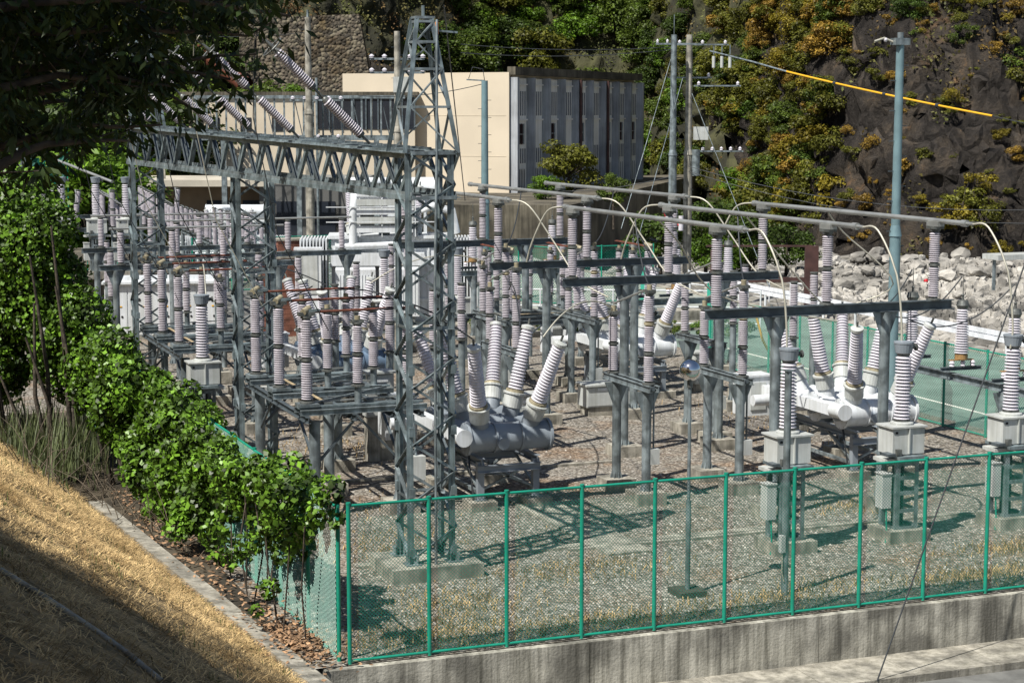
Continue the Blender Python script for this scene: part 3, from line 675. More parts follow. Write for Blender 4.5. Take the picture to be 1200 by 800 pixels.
# ================================================================== SWITCH PLATFORMS (left)
def platform(label, loc):
    t = thing('disconnector_platform', label, 'switch platform', loc, 0, 'raised disconnector platforms')
    fr = MB(); z = 2.68
    for y in (-3.1, -2.5, -.3, .3, 2.3, 2.9): fr.hbeam((-1.5, y, z), (1.75, y, z), .1, .14, STEEL)
    for x in (-1.35, -.15, .9, 1.6): fr.hbeam((x, -3.3, z-.16), (x, 3.2, z-.16), .12, .16, STEELD)
    for y in (-2.8, 0, 2.6):
        fr.box((.1, y, z+.1), (3.2, .34, .05), STEELP); fr.box((-1.25, y, z+.16), (.5, .5, .07), STEEL)
        for xx in (-.7, .4): fr.box((xx, y+.2, z+.1), (.22, .3, .16), CAP)
        fr.bar((-1.2, y+.3, z+.16), (1.3, y+.3, z+.2), .04, .04, TUBE)
    for y in (-1.4, 1.3): fr.bar((-1.3, y-1.2, z+.12), (1.5, y+1, z+.12), .05, .05, STEEL); fr.box((-.6, y, z+.08), (.08, 2.2, .02), TAN)
    part(fr, 'platform_frame', t)
    for x, y in ((-1.1, -2.9), (1.1, -2.9), (-1.1, 2.9), (1.1, 2.9), (0, -.2)): post(t, x, y, z-.24, .14, head=False)
    for y in (-2.9, 2.9):
        for x in (-1.1, 1.1): part(MB().bar((x, y, 1.3), (0, y, 2.5), .06, .06, STEELD), 'brace', t); part(MB().bar((x, y, 1.3), (x, y*.4, 2.5), .06, .06, STEELD), 'brace', t)
    for k, y in enumerate((-2.8, 0, 2.6)):
        s = part(ST220, 'insulator', t, (-1.25, y, z+.2))
        part(MB().box((0, 0, 2.2), (.4, .2, .1), CAP).cyl((-.1, -.1, 2.25), (.1, .1, 2.33), .08, CAPT).box((.18, 0, 2.28), (.3, .12, .06), STEELP), 'contact', s)
        for x, h0 in ((.05, .55), (1.3, .55)):
            part(MB().cyl((x, y, z+.1), (x, y, z+h0), .09, STEEL, seg=12).box((x, y, z+.11), (.34, .34, .04), STEEL), 'pedestal', t)
            s2 = part(ST165, 'insulator', t, (x, y, z+h0)); part(MB().box((0, 0, 1.62), (.3, .16, .08), CAP).cyl((0, 0, 1.64), (0, 0, 1.76), .07, CAPT), 'contact', s2)
        bl = MB(); zz = z+2.44; bl.cyl((-1.15, y, zz), (1.55, y, zz+.02), .032, RUST, seg=8); bl.cyl((-1.15, y+.09, zz), (1.5, y+.09, zz+.02), .02, RUST, seg=8)
        part(bl, 'blade', t)
    m = MB(); m.box((1.35, -3.45, 1.2), (.4, .25, .6), LGREY); m.cyl((1.35, -3.4, 1.5), (1.35, -3.2, 2.5), .03, STEEL)
    part(m, 'drive_box', t)
    return t
pl = platform('near raised steel switch platform left of the tall tower, with rusty coloured blades', (12.6, 46.2, 0))
dup(pl, (11.9, 58.9, 0), 'far raised steel switch platform behind the vines, carrying ribbed insulators')
dup(pl, (25.8, 61.6, 0), 'raised steel switch platform with pale timber strips in the middle distance', rz=PI/2)
# low racks with double channel and stacks
def rack(label, x, ya, yb):
    ym = (ya+yb)/2; L = yb-ya; t = thing('insulator_rack', label, 'steel frame', (x, ym, 0), 0, 'low racks with two insulator columns')
    b = MB()
    for sx in (-.12, .12): b.hbeam((sx, -L/2-.35, 3.0), (sx, L/2+.35, 3.0), .09, .17, STEEL)
    for k in range(5): b.box((0, -L/2-.2+k*(L+.4)/4, 3.0), (.14, .06, .1), STEELD)
    part(b, 'beam', t); post(t, 0, -L/2+.1, 2.9, .12, head=True); post(t, 0, L/2-.25, 2.9, .12, head=True)
    s = part(ST240, 'insulator', t, (0, -L/2, 3.09)); part(MB().box((0, 0, 2.38), (.2, .35, .08), CAP).cyl((0, 0, 2.4), (0, 0, 2.55), .07, CAPT), 'contact', s)
    s = part(ST165, 'insulator', t, (0, L/2, 3.09)); part(MB().box((0, 0, 1.62), (.2, .35, .08), CAP).cyl((0, 0, 1.64), (0, 0, 1.8), .07, CAPT), 'contact', s)
    part(MB().cyl((0, -L/2, 5.55), (0, L/2, 4.95), .03, TUBE, seg=8), 'blade', t)
    part(MB().box((.2, -L/2+.1, 1.2), (.26, .2, .4), LGREY).cyl((.2, -L/2+.1, 1.4), (.2, -L/2+.1, 2.9), .025, STEEL, seg=6), 'drive_box', t)
    return t
rk = rack('low rack with two insulator columns on the gravel, left of the mirror ball', 19.9, 41.9, 44.1)
dup(rk, (22.75, 43.3, 0), 'low rack with two ribbed insulator columns just right of the mirror ball')
dup(rk, (21.7, 57.9, 0), 'far low insulator rack between the breakers, right of the tall tower')
dup(rk, (24.6, 57.2, 0), 'low insulator rack behind the second overhead beam')
dup(rk, (25.6, 50.2, 0), 'low insulator rack beside the road fence behind the mirror ball pole')
dup(rk, (19.2, 50.5, 0), 'low insulator rack directly behind the nearest breaker')
# single insulator pedestals in the mid area
def pedestal(label, x, y, zt, me, rusty=False):
    t = thing('insulator_pedestal', label, 'insulator', (x, y, 0), 0, 'single insulators on steel pedestals')
    post(t, 0, 0, zt, .11, head=False); s = part(me, 'insulator', t, (0, 0, zt)); return t
pp = [(17.6, 52.2, 2.9), (19.0, 53.6, 3.1), (16.0, 51.5, 2.9), (21.3, 61.5, 3.1), (18.2, 62.5, 3.1), (24.5, 66, 3.0), (28.6, 66.5, 3.0), (30.5, 56.5, 2.8), (29.0, 54.5, 2.8), (15.2, 54.6, 2.9), (14.2, 63.5, 3.0), (17.0, 66, 3.2), (28.9, 50.3, 2.6), (31.2, 53, 2.6), (22.0, 70.5, 3), (26.0, 71, 3)]
p0 = None
pl_ = ['behind the nearest breaker', 'between the nearest breaker and the second rack', 'left behind the nearest breaker', 'among the far racks', 'in front of the white transformer', 'near the distant box transformers', 'near the far switch platform', 'beside the far part of the road fence', 'beside the right breaker, far side', 'behind the tall tower', 'behind the far left platform', 'in front of the radiators', 'left of the road fence behind the right breaker', 'close to the road fence', 'in the far middle of the yard', 'at the far end of the yard']
for i, (x, y, z) in enumerate(pp):
    lab = 'two part ribbed insulator on post, '+pl_[i]
    if p0 is None: p0 = pedestal(lab, x, y, z, ST185)
    else: dup(p0, (x, y, 0), lab)
cl_ = random.Random(12); k = 0
spots = ['beside the far switch platform', 'between the far platform and the brick wall', 'before the white radiators', 'near the brick fire walls', 'behind the blue grey breaker', 'in the crowded far left yard']
for (x, y) in ((12.6, 66.5), (14.1, 66.7), (15.6, 66.4), (13.4, 70.5), (15.2, 70.8), (17.0, 70.6), (14.0, 75), (16.2, 75.3), (10.6, 69), (9.6, 73), (11.6, 76.5), (23.4, 72.8), (27.6, 69.5), (29.6, 70.8), (30.8, 66.2)):
    dup(p0, (x, y, cl_.uniform(-.4, .7)-.2), 'two part ribbed insulator on post, '+spots[k % 6] if x < 22 else 'two part ribbed insulator on post, at the far middle of the yard', group='far ribbed insulators on posts'); k += 1
for i, (x, y, L) in enumerate(((9.8, 66.6, 7.2), (12.6, 70.7, 8.2), (10.4, 75.2, 7.6))):
    t = thing('bus_support', '%s low steel crossbeam on posts in the far left yard' % ('nearest', 'second', 'third', 'right hand')[i], 'steel frame', (x, y, 0), 0, 'low crossbeams in the far yard')
    part(MB().hbeam((0, 0, 4.4), (L, 0, 4.4), .18, .2, STEEL), 'beam', t); post(t, .6, 0, 4.3, .12, foot=False); post(t, L-.6, 0, 4.3, .12, foot=False)
    for q in range(4): part(ST110, 'insulator', t, (.8+q*(L-1.6)/3, 0, 4.5))
    part(MB().cyl((.4, 0, 5.8), (L-.4, 0, 5.8), .04, TUBE, seg=8), 'busbar', t)
# ================================================================== ARRESTERS
def arrester_root(label, loc):
    t = thing('surge_arrester', label, 'arrester', loc, 0, 'thick ribbed arresters on brown base rings')
    prof = [(.16, .26, BRASS), (.19, .27, BRASS), (.19, .42, BRASS), (.15, .43, CAP)]+sheds(.44, 1.32, 18, .215, PORCW, .68, .17)+[(.15, 1.76, CAP), (.16, 1.80, CAP), (.19, 1.86, CAP), (.15, 2.0, CAP), (.04, 2.02, CAP), (.035, 2.14, CAP), (.06, 2.16, CAP), (.012, 2.2, CAP), (.01, 2.75, CAP)]
    part(MB().lathe(prof, seg=20), 'arrester_column', t)
    b = MB(); b.hbeam((-.7, 0, .0), (.7, 0, .0), .14, .1, STEELD); b.box((0, 0, .25), (.8, .16, .025), BRASS)
    part(b, 'base_bar', t)
    for x in (-.36, .02, .36):
        part(MB().lathe([(.05, .05, PORCW), (.085, .09, PORCW), (.05, .13, PORCW), (.085, .17, PORCW), (.05, .23, PORCW), (.03, .24, PORCW)], (x, -.06, 0), seg=10), 'base_insulator', t)
    return t
def arr_beam(label, x0, y0, x1, y1, z):
    t = thing('arrester_frame', label, 'steel frame', (x0, y0, 0)); dx, dy = x1-x0, y1-y0
    part(MB().hbeam((0, 0, z-.16), (dx, dy, z-.16), .18, .22, STEEL), 'beam', t)
    for f in (.17, .9): post(t, dx*f, dy*f, z-.27, .13)
    return t
arr_beam('steel beam on two posts under the right arresters, beside the road fence', 31.3, 41.5, 31.3, 48.4, 2.42)
a0 = arrester_root('thick ribbed arrester with dark cap, farthest of the right three by the road fence', (31.55, 47.7, 2.5))
dup(a0, (31.55, 45.1, 2.5), 'thick ribbed arrester with dark cap, middle of the right three by the road fence')
dup(a0, (31.55, 42.6, 2.5), 'thick ribbed arrester with dark cap, nearest of the right three at the picture edge')
arr_beam('steel beam on two posts under the far arresters behind the overhead bus', 28.4, 62.3, 33.0, 62.3, 3.0)
for i, x in enumerate((28.9, 30.7, 32.9)): dup(a0, (x, 62.3, 3.08), 'thick ribbed arrester behind the overhead bus tubes, %s of three' % phn[i])
arr_beam('steel beam on two posts under the most distant pair of arresters', 26, 74.4, 31.5, 74.4, 3.2)
for i, x in enumerate((26.9, 30.6)): dup(a0, (x, 74.4, 3.28), 'distant ribbed arrester near the white transformer, %s of two' % ('left', 'right')[i])
# mirror ball on a pole
t = thing('mirror_ball_pole', 'thin grey pole topped with a shiny mirror ball behind the front fence', 'pole', (16.85, 33.5, 0))
part(MB().box((0, 0, .02), (.62, .62, .2), CONCD), 'footing', t); part(MB().cyl((0, 0, .1), (0, 0, 2.0), .055, STEEL).cyl((0, 0, 2.0), (0, 0, 4.42), .036, STEEL), 'pole', t)
part(MB().sphere((0, 0, 4.72), .225, CHROME, 32), 'mirror_ball', t); part(MB().cyl((0, 0, 4.36), (0, 0, 4.52), .06, CAP), 'collar', t)
t = thing('steel_post', 'slim free standing steel post just behind the front fence', 'post', (18.72, 32.75, 0))
part(MB().cyl((0, 0, 0), (0, 0, 4.7), .075, STEEL, seg=14), 'shaft', t); part(MB().box((-.09, -.03, 1.1), (.1, .12, .36), LGREY), 'meter_box', t)
part(MB().tube([(-.09, -.05, .9), (-.1, -.06, .5), (-.05, -.07, .3)], .015, WIRE), 'cord', t); part(MB().box((0, 0, 4.72), (.17, .17, .03), STEEL), 'cap', t)
# guy wire in front
p0_ = G(1028, 797, -1.0)
solo(MB().tube([Vector((0, 0, 0)), Vector((5.2, .8, 11.8)), Vector((6.4, 1.0, 14.6))], .016, WIRED), 'guy_wire', 'taut dark guy wire slanting up from the pavement at the right', 'cable', p0_)
# cabinets
def cabinet(label, loc, d, m=WHITE, rz=0, doors=1, legs=.3):
    t = thing('control_cabinet', label, 'cabinet', loc, rz, None); w, dp, h = d
    part(MB().box((0, 0, legs+h/2), d, m).box((0, -.02, legs+h+.03), (w+.12, dp+.14, .06), m), 'housing', t)
    for i in range(doors):
        dw = w/doors; x = -w/2+dw*(i+.5)
        dr = part(MB().box((x, -dp/2-.012, legs+h/2), (dw-.04, .024, h-.1), m), 'door', t)
        part(MB().box((x+dw*.3, -dp/2-.04, legs+h*.45), (.03, .04, .22), CAP), 'handle', dr)
        part(MB().box((x, -dp/2-.03, legs+h*.84), (dw*.55, .012, .09), WHITE), 'nameplate', dr)
    part(MB().box((0, 0, legs/2), (w*.9, dp*.9, legs), CONC), 'plinth', t)
    return t
cabinet('square light grey control cabinet left of the tall tower, above the breaker pipes', (15.2, 50.1, 0), (.8, .5, 1.25), LGREY, legs=1.3)
cabinet('small grey cabinet low behind the centre racks', (20.3, 51.6, 0), (.7, .5, 1.1), LGREY)
cabinet('white control box under the middle distance switch platform', (24.6, 55.2, 0), (1.6, .8, .7), LGREY)
cabinet('pale cabinet close to the road fence', (29.9, 58.5, 0), (.8, .5, 1.1), LGREY)
# five door switchgear cubicle row
t = thing('switchgear_cubicle', 'long low white switchgear cubicle with five doors behind the far platform', 'switchgear', (14.8, 81.5, 0), -.25)
part(MB().box((0, 0, 1.3), (5.0, 1.6, 2.3), WHITE).box((0, -.05, 2.5), (5.2, 1.9, .1), WHITE).box((.2, .3, 2.62), (4.4, .9, .16), WHITE), 'housing', t)
for i in range(5):
    dr = part(MB().box((-2+i*1.0, -.815, 1.25), (.94, .03, 2.1), WHITE), 'door', t); part(MB().cyl((-2+i, -.83, 1.75), (-2+i, -.85, 1.75), .07, BLACK).cyl((-1.75+i, -.83, 1.0), (-1.75+i, -.85, 1.0), .05, BLACK).box((-1.8+i, -.84, 1.45), (.1, .02, .05), YEL), 'vent', dr)
part(MB().box((0, 0, .07), (5.3, 1.9, .14), CONC), 'plinth', t)
# brick fire walls
for i, (x, y, w, h) in enumerate(((19.6, 80, 1.5, 3.6), (21.3, 84, 1.5, 4.2))):
    t = thing('fire_wall', ('nearer', 'farther')[i]+' red brown brick fire wall left of the white transformer', 'wall', (x, y, 0))
    b = MB(); n = int(h/.25)
    for k in range(n): b.box((0, 0, k*.25+.12), (w, .9, .235), BRICK)
    part(b, 'brickwork', t); part(MB().box((0, 0, n*.25+.03), (w+.1, 1.0, .09), CONC), 'coping', t)
# ================================================================== POWER TRANSFORMERS
def radiator(mb, x, y, z, w, dpt, h, m, n=10):
    for i in range(n): mb.box((x-w/2+w*(i+.5)/n, y, z+h/2), (w/n*.45, dpt, h), m)
    mb.cyl((x-w/2, y, z+.15), (x+w/2, y, z+.15), .07, m, seg=8); mb.cyl((x-w/2, y, z+h-.12), (x+w/2, y, z+h-.12), .07, m, seg=8)
def transformer(label, loc, rz=0, big=True):
    t = thing('power_transformer', label, 'transformer', loc, rz, 'oil filled power transformers')
    part(MB().box((0, 0, .2), (8.2, 4.6, .44), CONC), 'plinth', t)
    b = MB(); b.box((0, .2, 2.1), (5.2, 2.2, 3.4), WHITE); b.box((0, .2, 3.86), (5.5, 2.5, .12), WHITE); b.box((0, .2, 2.7), (5.32, 2.32, .12), WHITE); b.box((0, .2, 1.3), (5.32, 2.32, .12), WHITE)
    for i in range(9): b.box((-2.4+i*.6, .2, 2.1), (.08, 2.34, 3.2), WHITE)
    part(b, 'tank', t)
    for sx in (-1, 1):
        r = MB(); radiator(r, sx*3.4, 0, .7, 1.3, 2.6, 3.1, WHITE, 9); part(r, 'radiator', t)
    r = MB()
    for k in range(4):
        x = -2.0+k*.98; r.box((x, -1.45, 1.65), (.82, .5, 1.9), WHITE); r.hexa([(x-.41, -1.7, 2.6), (x+.41, -1.7, 2.6), (x+.41, -1.2, 2.6), (x-.41, -1.2, 2.6), (x-.35, -1.5, 2.85), (x+.35, -1.5, 2.85), (x+.35, -1.2, 2.85), (x-.35, -1.2, 2.85)], WHITE)
        for q in range(6): r.box((x-.34+q*.136, -1.71, 1.6), (.03, .04, 1.6), WHITE)
    r.box((-.5, -1.35, 3.0), (4.2, .6, .5), WHITE)
    part(r, 'cooler_bank', t)
    c = MB(); c.cyl((-1.9, .9, 5.7), (2.2, .9, 5.7), .52, WHITE, seg=22); c.cyl((-1.95, .9, 5.7), (-1.9, .9, 5.7), .56, WHITE, seg=22); c.cyl((2.2, .9, 5.7), (2.25, .9, 5.7), .56, WHITE, seg=22)
    for x in (-1.4, 1.7): c.box((x, .9, 4.6), (.14, .7, 1.4), WHITE)
    part(c, 'conservator', t)
    pp_ = MB(); pp_.tube([(-1.6, -1.25, 1.6), (-1.6, -1.3, 4.8), (-1.55, -1.25, 5.6), (-1.2, -1.1, 5.95), (-.5, -.6, 6.0), (0, .2, 5.95)], .19, WHITE, 14); pp_.tube([(-2.4, -1.35, 3.5), (-.6, -1.4, 3.55), (.6, -1.3, 3.6)], .13, WHITE, 10); pp_.tube([(1.2, -1.0, 3.9), (1.3, -1.0, 4.9), (2.0, -.9, 5.1), (2.9, -.8, 4.9), (3.1, -.7, 4.0)], .17, WHITE, 12)
    part(pp_, 'oil_pipe', t)
    l = MB()
    for k in range(5): l.box((-.2+k*.02, -1.15, 4.2+k*.36), (2.6, .5, .26), WHITE if k % 2 == 0 else LGREY)
    for x in (-1.3, -.3, .6, 1.2): l.bar((x, -1.35, 3.9), (x, -1.35, 6.0), .05, .05, WHITE)
    for z in (4.5, 5.1): l.bar((-2.8, -1.5, z), (2.8, -1.5, z), .04, .04, WHITE)
    part(l, 'pipe_frame', t)
    B = bushing_mb(1.5, .19).mesh('bushing')
    for k in range(3): part(B, 'bushing', t, (-1.7+k*1.5, -.2, 4.35), (-.25+.02*k, .1*(k-1), 0))
    cb = MB(); cb.box((-3.6, -2.0, 1.95), (1.15, .7, 3.0), WHITE); cb.box((-3.6, -2.37, 2.5), (.85, .04, 1.6), LGREY); cb.box((-3.6, -2.0, 3.48), (1.25, .8, .08), WHITE)
    part(cb, 'marshalling_cabinet', t)
    return t
tA = transformer('big white power transformer with pipes and radiators behind the tall tower', (25.0, 80.5, 0), -.3)
# far left and terrace equipment
struct(MB().box((5, 97, 1.1), (26, 19, 2.3), CONCD), 'terrace', 'structure')
ctb = ct_proto('small far instrument transformer on the terrace', (0, 0, -50)); bpy.data.objects.remove  # template for the terrace trio
for i, px in enumerate((75, 115, 150)):
    p = G(px, 324, 2.25)
    lab = 'instrument transformer with dark cap on the far left terrace, %s of three' % phn[i]
    if i == 0: ctb.location = (p.x, p.y, 2.25); ctb['label'] = lab; ctb['group'] = 'terrace instrument transformers'
    else: dup(ctb, (p.x, p.y, 2.25), lab)
tB = dup(tA, RF(-16.2, 106, 0), 'white power transformer behind the middle lattice tower, beside the flat roofed building', rz=-.35); tA.scale = (1.0, 1.0, 1.12); tB.scale = (.8, .8, .74)
# racks of insulators in rows on the terrace
def row_rack(label, loc, rz, n=6, z=2.4, sp=1.1, double=True):
    t = thing('insulator_row', label, 'steel frame', loc, rz, 'rows of insulators in the far left yard'); L = (n-1)*sp
    b = MB(); b.hbeam((-.4, 0, z), (L+.4, 0, z), .16, .18, STEEL); b.hbeam((-.4, .9, z+.6), (L+.4, .9, z+.6), .16, .18, STEEL)
    part(b, 'beam', t)
    for x in (0, L): part(MB().cyl((x, 0, 0), (x, 0, z), .1, STEEL).cyl((x, .9, 0), (x, .9, z+.6), .1, STEEL), 'post', t)
    for i in range(n):
        pins(t, ST110, [(i*sp, 0, z+.1)]); pins(t, ST110, [(i*sp+.2, .9, z+.7)], (0, .12, 0))
        part(MB().cyl((i*sp, 0, z+1.4), (i*sp+.2, .95, z+1.95), .03, TUBE, seg=6), 'blade', t)
    return t
r0 = row_rack('row of ribbed insulators receding in front of the flat roofed building', (15.6, 78, 2.26), PI/2-.1, 6, 1.9, 1.7)
r0.location = (14.2, 88.5, 2.26)
dup(r0, (16.6, 88.5, 2.26), 'second receding row of ribbed insulators beside the white terrace transformer')
dup(r0, (19.2, 88.5, 1.2), 'third receding row of ribbed insulators nearest the middle lattice tower', rz=PI/2-.05)
dup(r0, (21.6, 89.5, 1.0), 'fourth receding row of ribbed insulators right of the middle lattice tower', rz=PI/2)
dup(r0, (9.2, 92, 2.26), 'row of ribbed insulators at the far left edge of the terrace', rz=.1)
for i, (x, y, z, L, ang) in enumerate(((11, 88, 6.2, 5, .4), (14, 90, 6.6, 6, .35))):
    solo(MB().cyl((0, 0, 0), (L*math.sin(-ang), L*math.cos(ang), 1.0), .07, TUBE, seg=8), 'bus_tube', '%s slanting bus tube above the far left terrace' % ('left', 'right')[i], 'bus tube', (x, y, z))
    s = thing('insulator_pedestal', 'tall insulator post on the far left terrace, %s of two' % ('left', 'right')[i], 'insulator', (x, y, 2.26)); post(s, 0, 0, 2.1, .11, head=False); pins(s, ST185, [(0, 0, 2.1)])
# many loose connecting wires
wl = [((12.9, 43.4, 5.1), (15.6, 43.2, 4.3), .3, 'thin dark cable from the near platform to the nearest breaker, front phase'), ((13.6, 46.2, 5.1), (15.8, 44.4, 4.3), .3, 'thin dark cable from the near platform to the nearest breaker, middle phase'),
      ((13.6, 48.8, 5.1), (15.6, 46.1, 4.4), .3, 'thin dark cable from the near platform to the nearest breaker, rear phase'),
      ((17.4, 42.9, 4.3), (19.9, 44.1, 4.8), .5, 'cable arching from the nearest breaker to the low rack'), ((17.4, 44.5, 4.4), (19.2, 50, 4.8), .5, 'cable from the nearest breaker towards the rack behind it'),
      ((19.9, 41.9, 5.6), (20.45, 44, 7.2), -.3, 'short cable rising from the low rack to the left bus tube'), ((22.75, 42.2, 5.6), (23.5, 44, 7.2), -.3, 'short cable rising from the low rack to the middle bus tube'),
      ((10.9, 53.1, 4.2), (11.4, 56, 5.3), .4, 'pale cable from the box transformer by the vines to the far platform'), ((21.7, 56.8, 5.6), (23.5, 60, 7.2), -.4, 'cable rising from the far rack to the middle far bus tube'),
      ((24.6, 56.2, 5.6), (26.6, 59, 7.2), -.4, 'cable rising from the far rack to the right far bus tube'), ((28.3, 43, 4.3), (31.5, 42.6, 5.2), -.6, 'sagging cable between the right breaker and the nearest right arrester'),
      ((28.3, 44.4, 4.4), (31.5, 45.1, 5.2), -.6, 'sagging cable between the right breaker and the middle right arrester'), ((28.3, 45.8, 4.4), (31.5, 47.7, 5.2), -.6, 'sagging cable between the right breaker and the farthest right arrester'),
      ((12, 60, 5.2), (16, 58.5, 4.3), .3, 'cable between the far platform and the blue grey breaker'), ((13, 49, 5.2), (11.5, 56.3, 5.2), -.7, 'slack cable between the two left platforms'),
      ((17.5, 58.5, 4.3), (21.7, 58.9, 4.9), .5, 'cable arching right from the blue grey breaker'), ((28, 58.6, 4.3), (28.9, 62.3, 5.4), .4, 'cable between the distant white breaker and the left far arrester')]
for a, b, s, lab in wl:
    cable(lab, arc(a, b, s, 6), .02, WIRE if 'pale' in lab or 'arching' in lab else WIRED, grp='loose connecting cables')
# ================================================================== POLES
def at_ground(px, D, z=0):
    p = at(px, 130, D); return Vector((p.x, p.y, z))
def hz(y, D): return CAMH+(130-y)/2150*D*1.0
def pole(label, px, D, z0, ytop, r, m=STEEL, joint=None, steps=True):
    b = at_ground(px, D, z0); H = hz(ytop, D)-z0
    t = thing('utility_pole', label, 'pole', b); mb = MB(); j = joint or .5
    mb.cyl((0, 0, 0), (0, 0, H*j), r*1.12, m, seg=16); mb.cyl((0, 0, H*j), (0, 0, H*j+.35), r*1.3, m, r*.9, seg=16, caps=False); mb.cyl((0, 0, H*j+.3), (0, 0, H), r*.92, m, r*.8, seg=16)
    part(mb, 'shaft', t)
    if steps:
        s = MB()
        for k in range(int(H/.45)-5): s.bar((0, 0, 2+k*.45), ((1 if k % 2 else -1)*(r+.16), 0, 2+k*.45), .025, .025, STEELD)
        part(s, 'step_bolt', t)
    return t, b, H
RTv = RT.copy()
def pinrow(t, z, x0, x1, n, r=.07):
    for i in range(n):
        f = x0+(x1-x0)*i/max(1, n-1); q = RTv*f
        part(MB().lathe([(r*.6, 0, PORCW), (r*1.3, .04, PORCW), (r*.7, .09, PORCW), (r*1.3, .13, PORCW), (r*.5, .22, PORCW), (r*.3, .24, PORCW)], (q.x, q.y, z), seg=8), 'insulator', t)
GP = mat('blue green steel pole', (.20, .31, .34), .4, .25, .1, 2)
t, b, H = pole('tall blue grey steel pole beside the road fence, standing above all equipment', 1053, 55, -.1, 48, .15, GP, .52)
part(MB().box((0, 0, H-.05), (.5, .3, .2), STEEL).cyl((0, 0, H), (0, 0, H+.22), .09, STEEL), 'bracket', t); part(MB().tube([(-.15, 0, H-.1), (-.5, .1, H+.05), (-.8, .15, H-.05)], .035, WIRE).sphere((-.45, .1, H), .07, PORCW, 8), 'cable_end', t)
t, b, H = pole('steel pole with a small lamp arm in front of the cream building wall', 568, 96, 0, 95, .21, GP, .45)
part(MB().bar((0, 0, H), (-.9, .3, H+.05), .07, .07, STEEL).tube([(0, 0, H), (-.1, 0, H+.6), (-.6, .2, H+.7), (-.8, .25, H+.1)], .02, WIRED), 'arm', t)
DP = 112
t, b, H = pole('galvanised steel pole, left one of the tall pair behind the bus tubes', 789, DP, 0, 42, .22, STEEL, .5)
part(MB().bar(RTv*-1.1+Vector((0, 0, H-.55)), RTv*1.6+Vector((0, 0, H-.55)), .1, .1, STEEL), 'crossarm', t); pinrow(t, H-.5, -1, -.4, 2)
part(MB().cyl((0, 0, H), (0, 0, H+1.2), .02, STEEL), 'rod', t); part(MB().tube([RTv*-.6+Vector((0, 0, 4.2)), RTv*-.3+Vector((0, 0, 3.2)), RTv*.5+Vector((0, 0, 3.0))], .07, mat('red cable', (.5, .02, .03), .5)), 'red_cable', t)
part(MB().cyl(RTv*.55+Vector((0, 0, 2.7)), RTv*.55+Vector((0, 0, 3.6)), .16, PORCW), 'cable_head', t)
t, b, H = pole('concrete utility pole with crossarms and transformers, right one of the tall pair', 807, DP+1, 0, 42, .24, CONC, .5)
for z, x0, x1, n in ((H-.6, -.9, 2.4, 3), (H-2.6, -1.3, 1.4, 2), (H-3.1, .3, 3.2, 2), (H-7.1, .6, 3.4, 5)):
    part(MB().bar(RTv*x0+Vector((0, 0, z)), RTv*x1+Vector((0, 0, z)), .09, .09, STEEL), 'crossarm', t); pinrow(t, z+.04, x0+.3, x1-.2, n, .09)
for k in range(3):
    q = RTv*(1.5+k*.5); part(MB().cyl(q+Vector((0, 0, H-2.0)), q+Vector((0, 0, H-1.3)), .1, LGREY).bar(q+Vector((0, 0, H-1.2)), q+Vector((0, 0, H-.6)), .05, .05, STEEL), 'fuse_cutout', t)
part(MB().box(RTv*.75+Vector((0, 0, H-6.0)), (.9, .6, .8), LGREY, -YAW), 'switch_box', t); part(MB().cyl(RTv*.45+Vector((0, 0, H-8.6)), RTv*.45+Vector((0, 0, H-7)), .28, STEEL), 'pole_transformer', t)
t, b, H = pole('pale concrete pole in front of the flat roofed building, left part', 362, 126, 0, 22, .26, CONC, .6)
part(MB().cyl((.5, -.2, 0), (.5, -.2, H*.75), .09, STEEL), 'conduit', t)
for z, x0, x1, n in ((H-5.6, -1.3, 2.4, 5), (H-8.2, -1.0, 2.2, 3)): part(MB().bar(RTv*x0+Vector((0, 0, z)), RTv*x1+Vector((0, 0, z)), .12, .12, STEEL), 'crossarm', t); pinrow(t, z+.04, x0+.2, x1-.2, n, .12)
part(MB().cyl((0, 0, H-2.5), (0, 0, H+.5), .08, STEEL), 'rod', t)
t, b, H = pole('cluttered utility pole with white transformer behind the tall tower peak', 466, 108, 0, 38, .22, CONC, .6)
for z in (H-1.6, H-2.4): part(MB().bar(RTv*-1.6+Vector((0, 0, z)), RTv*1.6+Vector((0, 0, z)), .12, .12, STEEL), 'crossarm', t); pinrow(t, z+.04, -1.5, 1.5, 5, .13)
part(MB().box(RTv*.2+Vector((0, -.4, H-3.1)), (1.1, .6, .9), LGREY, -YAW), 'pole_transformer', t); part(MB().box(RTv*-.4+Vector((0, -.4, H-10.5)), (.9, .5, 1.2), WHITE, -YAW), 'switch_box', t)
def wirepx(label, a, b, sag, r=.022, n='overhead_wire', m=WIRED):
    A, B = at(*a), at(*b); solo(MB().tube([p-A for p in arc(A, B, -sag, 10)], r, m), n, label, 'cable', A, 'overhead wires across the background')
wirepx('overhead wire from the left edge of the hillside to the pole pair, upper', (540, 52, 108), (789, 55, 112), .25)
wirepx('overhead wire towards the pole pair, lower', (540, 62, 108), (789, 58, 112), .3)
wirepx('thin wire in the upper left running to the pale concrete pole', (120, 30, 122), (362, 38, 126), .5)
wirepx('thin wire from the lamp pole across the cream wall', (568, 98, 96), (420, 112, 104), .3, .02)
wirepx('low wire behind the bus tubes, left part', (600, 221, 118), (789, 206, 113), .5)
wirepx('wire crossing the cliff to the right edge, upper', (807, 195, 113), (1210, 246, 100), .8)
wirepx('wire crossing the cliff to the right edge, lower', (807, 201, 113), (1210, 262, 100), .8)
wirepx('guy wire slanting left from the pole pair', (789, 60, 112), (728, 268, 106), 0, .022, 'guy_wire', STEEL)
wirepx('second guy wire slanting left from the pole pair', (800, 92, 112), (742, 300, 100), 0, .022, 'guy_wire', STEEL)
wirepx('guy wire slanting right from the concrete pole of the pair', (811, 110, 112), (905, 345, 95), 0, .022, 'guy_wire', STEEL)
